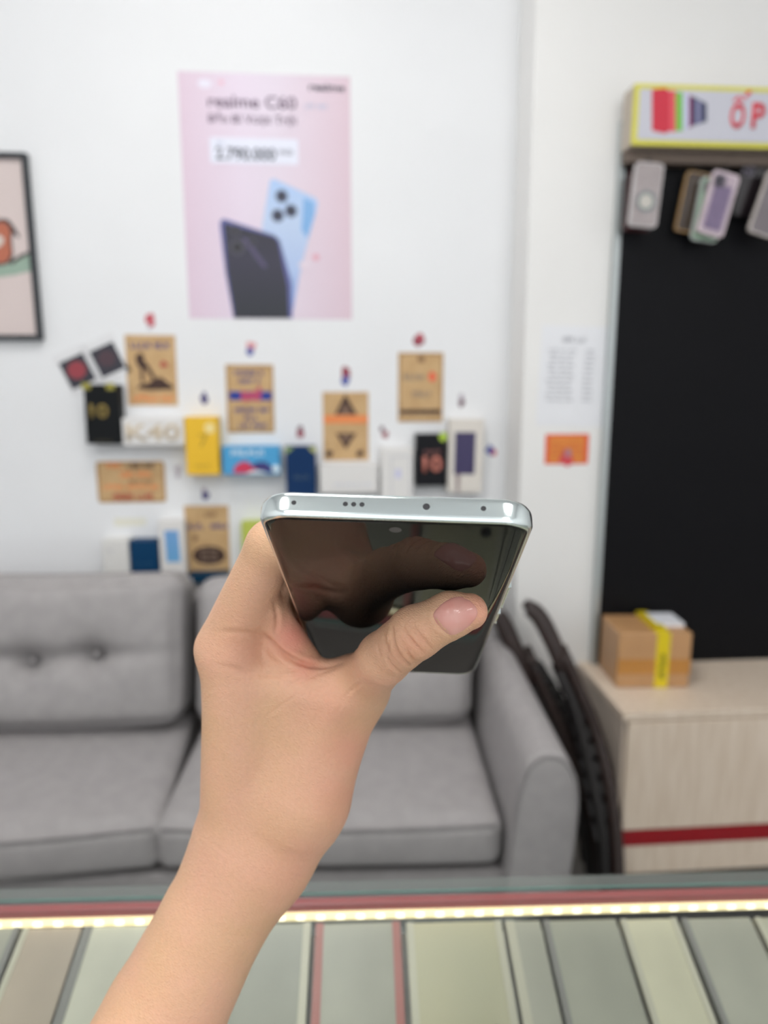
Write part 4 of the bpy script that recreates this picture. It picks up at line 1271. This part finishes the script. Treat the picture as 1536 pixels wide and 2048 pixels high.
def sdf(p):
    h = H
    # forearm and wrist: two bones side by side give an oval section
    back = np.array([-0.001, 0.0, 0.014])
    d = cone(p, h['e0'], h['e05'], 0.036, px_r(132, h['e05']))
    d = smin(d, cone(p, h['e05'], h['e1'], px_r(132, h['e05']), px_r(122, h['e1'])), 0.002)
    d = smin(d, cone(p, h['e1'], h['e2'], px_r(120, h['e1']), px_r(107, h['e2'])), 0.002)
    d = smin(d, cone(p, h['e2'], h['w0'], px_r(107, h['e2']), px_r(116, h['w0'])), 0.002)
    d = smin(d, cone(p, h['w0'] + back, h['e1'] + back, 0.0195, 0.0215), 0.006)
    # palm: fan of metacarpals, dorsum along the left outline
    palm = cone(p, h['w0'] + np.array([-0.002, 0, 0.0]), h['i_mcp'] + np.array([0.0035, 0.002, 0.0]), 0.0188, 0.0105)
    palm = smin(palm, cone(p, h['w1'] + np.array([0.0, 0.0, 0.008]), h['m_mcp'] + np.array([0.004, 0.0, 0.0]), 0.020, 0.0115), 0.008)
    palm = smin(palm, cone(p, h['w1'] + np.array([0.002, 0.004, 0.018]), h['r_mcp'], 0.018, 0.0105), 0.008)
    palm = smin(palm, cone(p, h['w1'] + np.array([0.004, 0.008, 0.024]), h['p_mcp'], 0.016, 0.0100), 0.008)
    # thumb metacarpal and the thenar mass
    palm = smin(palm, cone(p, pz(535, 1725, 0.291), pz(588, 1628, 0.287), 0.0145, 0.0190), 0.006)
    palm = smin(palm, cone(p, h['w0'] + np.array([0.006, -0.010, 0.0]), h['w1'] + np.array([0.0055, 0, -0.002]), 0.0215, 0.0220), 0.008)
    palm = smin(palm, cone(p, h['w1'] + np.array([0.013, -0.004, 0.002]), h['t_mcp'] + np.array([-0.002, 0.001, 0.003]), 0.0155, 0.0090), 0.012)
    palm = smin(palm, cone(p, h['t_cmc'], h['t_mcp'], 0.0170, 0.0100), 0.008)
    # skin and muscle spread between thumb and index metacarpals
    palm = smin(palm, tri(p, pz(476, 1352, 0.272), pz(668, 1396, 0.268), pz(540, 1600, 0.284), 0.0085), 0.010)
    palm = smin(palm, tri(p, pz(520, 1340, 0.274), pz(672, 1372, 0.272), pz(600, 1440, 0.276), 0.0062), 0.008)
    palm = smin(palm, cone(p, pz(545, 1222, 0.264), pz(592, 1318, 0.272), 0.0058, 0.0085), 0.006)
    d = smin(d, palm, 0.010)
    # thumb
    t = cone(p, h['t_mcp'], h['t_mid'], 0.0104, 0.0092)
    t = smin(t, cone(p, h['t_mid'], h['t_ip'], 0.0092, 0.0087), 0.002)
    t = smin(t, cone(p, h['t_ip'], h['t_nail'], 0.0087, 0.0074), 0.002)
    t = smin(t, cone(p, h['t_nail'], h['t_tip'], 0.0074, 0.0059), 0.002)
    d = smin(d, t, 0.010)
    # fingers
    fing = None
    for f, r0, r1, r2, r3 in (('i', 0.0100, 0.0092, 0.0080, 0.0070), ('m', 0.0100, 0.0092, 0.0080, 0.0072), ('r', 0.0095, 0.0086, 0.0076, 0.0068), ('p', 0.0086, 0.0078, 0.0068, 0.0060)):
        a = cone(p, h[f + '_mcp'], h[f + '_pip'], r0, r1)
        a = smin(a, cone(p, h[f + '_pip'], h[f + '_dip'], r1 * 0.98, r2), 0.003)
        a = smin(a, cone(p, h[f + '_dip'], h[f + '_tip'], r2, r3), 0.003)
        fing = a if fing is None else smin(fing, a, 0.0015)
    d = smin(d, fing, 0.007)
    # the phone presses into the skin where it rests
    rel = p - P0.astype(np.float32)
    s_, t_, n_ = rel @ PWV.astype(np.float32), rel @ PL.astype(np.float32), rel @ PN.astype(np.float32)
    c = np.stack([np.abs(s_ - PW_ / 2) - PW_ / 2 + 0.003, np.abs(t_ - PLEN / 2) - PLEN / 2, np.abs(n_ + PTH / 2) - PTH / 2 + 0.003], -1)
    bx = np.sqrt((np.maximum(c, 0) ** 2).sum(-1)) + np.minimum(c.max(-1), 0) - 0.0032
    return -smin(-d, bx, 0.0015)


def surface_nets(lo, hi, st):
    ax = [np.arange(lo[i], hi[i], st, dtype=np.float32) for i in range(3)]
    n = [len(a) for a in ax]
    BK = 8
    nb = [-(-k // BK) for k in n]
    n = [k * BK for k in nb]
    ax = [(lo[i] + np.arange(n[i]) * st).astype(np.float32) for i in range(3)]
    cen = np.stack(np.meshgrid(*[(lo[i] + (np.arange(nb[i]) * BK + (BK - 1) / 2) * st).astype(np.float32) for i in range(3)], indexing='ij'), -1)
    dc = sdf(cen)
    V = np.repeat(np.repeat(np.repeat(dc, BK, 0), BK, 1), BK, 2)
    act = np.argwhere(np.abs(dc) < BK * st * 0.87 + 0.004)
    off = np.stack(np.meshgrid(*[np.arange(BK)] * 3, indexing='ij'), -1).reshape(-1, 3)
    for i0 in range(0, len(act), 400):
        ij = (act[i0:i0 + 400, None, :] * BK + off[None]).reshape(-1, 3)
        V[tuple(ij.T)] = sdf((np.array(lo) + ij * st).astype(np.float32))
    ins = V < 0
    cnt = np.zeros([k - 1 for k in n], np.int8)
    for dx in (0, 1):
        for dy in (0, 1):
            for dz in (0, 1):
                cnt += ins[dx:n[0] - 1 + dx, dy:n[1] - 1 + dy, dz:n[2] - 1 + dz]
    cells = np.argwhere((cnt > 0) & (cnt < 8))
    index = -np.ones(cnt.shape, np.int32)
    index[tuple(cells.T)] = np.arange(len(cells))
    acc = np.zeros((len(cells), 3)); num = np.zeros(len(cells))
    corners = [(a, b, c) for a in (0, 1) for b in (0, 1) for c in (0, 1)]
    for c0 in corners:
        for axn in range(3):
            if c0[axn]: continue
            c1 = list(c0); c1[axn] = 1
            v0 = V[tuple((cells + c0).T)]; v1 = V[tuple((cells + c1).T)]
            m = (v0 < 0) != (v1 < 0)
            tt = v0[m] / (v0[m] - v1[m])
            pp = np.tile(np.array(c0, float), (m.sum(), 1)); pp[:, axn] += tt
            acc[m] += pp; num[m] += 1
    verts = (cells + acc / num[:, None]) * st + np.array([a[0] for a in ax])
    quads = []
    for axn in range(3):
        a, b = [(1, 2), (2, 0), (0, 1)][axn]
        s0 = [slice(None)] * 3; s1 = [slice(None)] * 3
        s0[axn] = slice(0, -1); s1[axn] = slice(1, None)
        A, Bq = ins[tuple(s0)], ins[tuple(s1)]
        e = np.argwhere(A != Bq)
        e = e[(e[:, a] > 0) & (e[:, b] > 0) & (e[:, a] < n[a] - 1) & (e[:, b] < n[b] - 1)]
        fl = A[tuple(e.T)]
        def cell(oa, ob):
            q = e.copy(); q[:, a] -= oa; q[:, b] -= ob
            return index[tuple(q.T)]
        Q = np.stack([cell(1, 1), cell(0, 1), cell(0, 0), cell(1, 0)], -1)
        Q[~fl] = Q[~fl][:, ::-1]
        quads.append(Q)
    return verts, np.concatenate(quads)


hv, hq = surface_nets((-0.262, -0.012, -0.010), (0.048, 0.300, 0.372), 0.00125)
me = bpy.data.meshes.new('hand')
me.from_pydata(hv.tolist(), [], hq.tolist())
tmp = bpy.data.objects.new('hand_tmp', me)
COL.objects.link(tmp)
md = tmp.modifiers.new('s', 'SUBSURF'); md.levels = 1; md.render_levels = 1
dg = bpy.context.evaluated_depsgraph_get()
me2 = bpy.data.meshes.new_from_object(tmp.evaluated_get(dg))
bpy.data.objects.remove(tmp); bpy.data.meshes.remove(me)
co = np.empty(len(me2.vertices) * 3, np.float32); me2.vertices.foreach_get('co', co); co = co.reshape(-1, 3)


def mesh_normals(c):
    me2.vertices.foreach_set('co', c.astype(np.float32).ravel())
    me2.update()
    nn = np.empty(len(c) * 3, np.float32)
    me2.vertex_normals.foreach_get('vector', nn)
    return nn.reshape(-1, 3)


for _ in range(2):
    gr = mesh_normals(co)
    co = co - gr * np.clip(sdf(co), -0.0006, 0.0006)[:, None]
gr = mesh_normals(co)
if float(((co - co.mean(0)) * gr).sum(1).mean()) < 0: gr = -gr
# creases: polylines on the visible skin, pressed in along the surface normal
vz_ = np.maximum(co[:, 2], 0.05)
vx = 768 + co[:, 0] / vz_ * FPX
vy = 1024 + co[:, 1] / vz_ * FPX
facing = -(gr * (co / np.linalg.norm(co, axis=1, keepdims=True))).sum(1)
# only the layer nearest the lens takes creases
def Z1(l): return [(700 + x / 5.12, 1160 + y / 5.12) for x, y in l]
def Z2(l): return [(380 + x / 2.1333, 940 + y / 2.1333) for x, y in l]
def Z3(l): return [(170 + x / 2.438, 1380 + y / 2.438) for x, y in l]
CREASE = [
    (Z1([(430, 470), (448, 640), (510, 780), (612, 884)]), 3.0, 0.55), (Z1([(530, 440), (570, 540), (640, 630), (690, 690), (748, 758)]), 2.6, 0.45),
    (Z1([(630, 440), (700, 550), (780, 640), (842, 714)]), 2.6, 0.40), (Z1([(370, 780), (430, 880), (530, 965)]), 2.8, 0.35),
    (Z1([(578, 715), (620, 790), (668, 842)]), 2.6, 0.40), (Z1([(350, 560), (372, 700)]), 2.6, 0.2), (Z1([(290, 690), (312, 810)]), 2.6, 0.15),
    (Z1([(855, 320), (862, 400), (930, 500), (1035, 580)]), 2.6, 0.35),
    (Z2([(300, 680), (380, 770), (470, 822), (560, 838), (650, 822)]), 4.5, 0.8), (Z2([(130, 690), (290, 705), (400, 790), (520, 845)]), 5, 0.35),
    (Z2([(120, 830), (260, 865), (420, 872), (600, 850)]), 5, 0.25), (Z2([(420, 920), (520, 880), (640, 840)]), 4, 0.3), (Z2([(360, 560), (372, 640), (365, 700)]), 3.5, 0.4),
    (Z2([(640, 985), (700, 930), (730, 900)]), 3, 0.2), (Z2([(860, 700), (838, 800)]), 3.0, 0.2),
    (Z3([(570, 715), (650, 770), (742, 838)]), 2.2, 0.08), (Z3([(978, 895), (1095, 922)]), 2.2, 0.08), (Z3([(880, 130), (980, 60), (1040, 15)]), 3, 0.12),
    (Z3([(1220, 130), (1260, 60), (1280, 30)]), 3, 0.14), (Z3([(520, 945), (640, 990), (800, 1000)]), 2.4, 0.03), (Z3([(380, 1060), (560, 1110), (760, 1110)]), 2.4, 0.03),
]
disp = np.zeros(len(co))
near = (co[:, 2] < 0.2955) & (co[:, 2] > 0.2) & (facing > 0.05)
for poly, wpx, dep in CREASE:
    poly = np.array(smooth_path([(x, y) for x, y in poly], 6))
    dm = np.full(len(co), 1e9)
    fade = np.zeros(len(co))
    L = len(poly) - 1
    idx = np.where(near & (vx > poly[:, 0].min() - 25) & (vx < poly[:, 0].max() + 25) & (vy > poly[:, 1].min() - 25) & (vy < poly[:, 1].max() + 25))[0]
    for i in range(L):
        a, b = poly[i], poly[i + 1]
        e = b - a
        q = np.stack([vx[idx], vy[idx]], -1) - a
        hh = np.clip((q @ e) / (e @ e + 1e-9), 0, 1)
        dd = np.linalg.norm(q - hh[:, None] * e, axis=1)
        u = (i + hh) / L
        better = dd < dm[idx]
        dm[idx[better]] = dd[better]
        fade[idx[better]] = np.sin(np.pi * np.clip(u[better], 0.02, 0.98)) ** 0.6
    k = np.exp(-(dm[idx] / wpx) ** 2) - 0.35 * np.exp(-((dm[idx] - 2.6 * wpx) / (1.6 * wpx)) ** 2)
    disp[idx] -= dep * 0.0019 * k * fade[idx]
co = co + gr * disp[:, None]
nail_src = co.copy()
W = cam2w(co)
hb = cam2w(pz(330, 2030, 0.284)).ravel()
me2.vertices.foreach_set('co', (W - hb).astype(np.float32).ravel())
me2.update()
flush = np.zeros(len(co), np.float32)
for fx, fy, fr, fa in ((585, 1275, 46, 1.0), (610, 1330, 30, 0.7), (700, 1500, 60, 0.45), (830, 1290, 45, 0.35), (955, 1215, 40, 0.6), (690, 1600, 70, 0.4), (480, 1290, 60, 0.25), (600, 1760, 90, 0.25), (660, 1420, 60, 0.25)):
    flush = np.maximum(flush, fa * np.exp(-((vx - fx) ** 2 + (vy - fy) ** 2) / fr ** 2) * (co[:, 2] < 0.31) * (co[:, 2] > 0.2))
arm_ax = H['w0'] - H['e1']; arm_ax /= np.linalg.norm(arm_ax)
arm_b = np.cross(arm_ax, (0, 0, 1)); arm_b /= np.linalg.norm(arm_b)
lines = np.stack([co @ arm_ax * 2.4, co @ arm_b, co @ np.cross(arm_ax, arm_b)], -1).astype(np.float32)
al_ = me2.attributes.new('skin_lines', 'FLOAT_VECTOR', 'POINT')
al_.data.foreach_set('vector', lines.ravel())
at_ = me2.attributes.new('flush', 'FLOAT', 'POINT')
at_.data.foreach_set('value', flush.astype(np.float32))

# skin
sk = bpy.data.materials.new('skin')
sk.use_nodes = True
nt = sk.node_tree
bs = nt.nodes['Principled BSDF']
tc = nt.nodes.new('ShaderNodeTexCoord')
n1 = nt.nodes.new('ShaderNodeTexNoise'); n1.inputs['Scale'].default_value = 38; n1.inputs['Detail'].default_value = 4
nt.links.new(tc.outputs['Object'], n1.inputs['Vector'])
n3 = nt.nodes.new('ShaderNodeTexNoise'); n3.inputs['Scale'].default_value = 700; n3.inputs['Detail'].default_value = 3
nt.links.new(tc.outputs['Object'], n3.inputs['Vector'])
cr = nt.nodes.new('ShaderNodeValToRGB')
cr.color_ramp.elements[0].position = 0.30; cr.color_ramp.elements[0].color = rgb(216, 174, 138)
cr.color_ramp.elements[1].position = 0.72; cr.color_ramp.elements[1].color = rgb(224, 174, 148)
nt.links.new(n1.outputs['Fac'], cr.inputs['Fac'])
mxk = nt.nodes.new('ShaderNodeMix'); mxk.data_type = 'RGBA'; mxk.blend_type = 'MULTIPLY'; mxk.inputs['Factor'].default_value = 0.14
nt.links.new(cr.outputs['Color'], mxk.inputs['A']); nt.links.new(n3.outputs['Fac'], mxk.inputs['B'])
fa_ = nt.nodes.new('ShaderNodeAttribute'); fa_.attribute_name = 'flush'
mxf = nt.nodes.new('ShaderNodeMix'); mxf.data_type = 'RGBA'; mxf.inputs['B'].default_value = rgb(218, 146, 126)
nt.links.new(fa_.outputs['Fac'], mxf.inputs['Factor']); nt.links.new(mxk.outputs['Result'], mxf.inputs['A'])
nt.links.new(mxf.outputs['Result'], bs.inputs['Base Color'])
bs.inputs['Roughness'].default_value = 0.5
bs.inputs['Specular IOR Level'].default_value = 0.32
bs.inputs['Subsurface Weight'].default_value = 0.15
bs.inputs['Subsurface Radius'].default_value = (1.0, 0.4, 0.22)
bs.inputs['Subsurface Scale'].default_value = 0.004
vo = nt.nodes.new('ShaderNodeTexVoronoi'); vo.inputs['Scale'].default_value = 620; vo.feature = 'DISTANCE_TO_EDGE'
mpv = nt.nodes.new('ShaderNodeAttribute'); mpv.attribute_name = 'skin_lines'
nt.links.new(mpv.outputs['Vector'], vo.inputs['Vector'])
ad = nt.nodes.new('ShaderNodeMath'); ad.operation = 'ADD'
nt.links.new(vo.outputs['Distance'], ad.inputs[0]); nt.links.new(n3.outputs['Fac'], ad.inputs[1])
bp = nt.nodes.new('ShaderNodeBump'); bp.inputs['Strength'].default_value = 0.6; bp.inputs['Distance'].default_value = 0.0004
nt.links.new(ad.outputs[0], bp.inputs['Height']); nt.links.new(bp.outputs['Normal'], bs.inputs['Normal'])
me2.materials.clear()
hand = mobj('hand', me2, sk, None, smooth=True)
hand.location = hb
tag(hand, 'bare left hand and forearm holding up the phone, thumb across its screen', 'hand')

# thumbnail: a curved plate seated on the thumb
NAIL = [(869, 1221), (866, 1230), (872, 1244), (884, 1258), (899, 1270), (906, 1272), (918, 1267), (932, 1258), (944, 1247), (953, 1235), (956, 1224), (951, 1211), (940, 1200), (926, 1193), (912, 1192), (897, 1198), (882, 1208)]
NC = np.array([912.0, 1231.0])
sel = np.where((vx > 840) & (vx < 985) & (vy > 1170) & (vy < 1300) & (facing > 0))[0]
sp_ = np.stack([768 + nail_src[sel, 0] / nail_src[sel, 2] * FPX, 1024 + nail_src[sel, 1] / nail_src[sel, 2] * FPX], -1)
sz_ = nail_src[sel, 2]


def thumb_z(x, y):
    d = ((sp_ - (x, y)) ** 2).sum(1)
    k = np.argsort(d)[:10]
    w = 1 / (d[k] + 4)
    return float((sz_[k] * w).sum() / w.sum())


ring = np.array(smooth_path(NAIL + [NAIL[0]], 4)[:-1])
levels = [1.0, 0.97, 0.9, 0.78, 0.6, 0.4, 0.2]
lift = [-0.00022, 0.00006, 0.00022, 0.0003, 0.00034, 0.00036, 0.00036]
bm = bmesh.new()
rows = []
for q, lf in zip(levels, lift):
    row = []
    for x, y in NC + (ring - NC) * q:
        z = thumb_z(x, y)
        c = pz(x, y, z - lf * 1.0)
        row.append(bm.verts.new(Vector(cam2w(c).ravel() - hb)))
    rows.append(row)
for r0, r1 in zip(rows, rows[1:]):
    for k in range(len(r0)):
        bm.faces.new((r0[k], r0[(k + 1) % len(r0)], r1[(k + 1) % len(r0)], r1[k]))
cz = bm.verts.new(Vector(cam2w(pz(NC[0], NC[1], thumb_z(*NC) - 0.00036)).ravel() - hb))
for k in range(len(rows[-1])):
    bm.faces.new((rows[-1][k], rows[-1][(k + 1) % len(rows[-1])], cz))
nl = bmo('thumbnail', bm, mat('nail', rgb(216, 164, 152), 0.3, noise=0.12, nscale=120, coat=0.25, col2=rgb(212, 148, 136)), hand, smooth=True)
nl['label'] = 'short pink thumbnail'
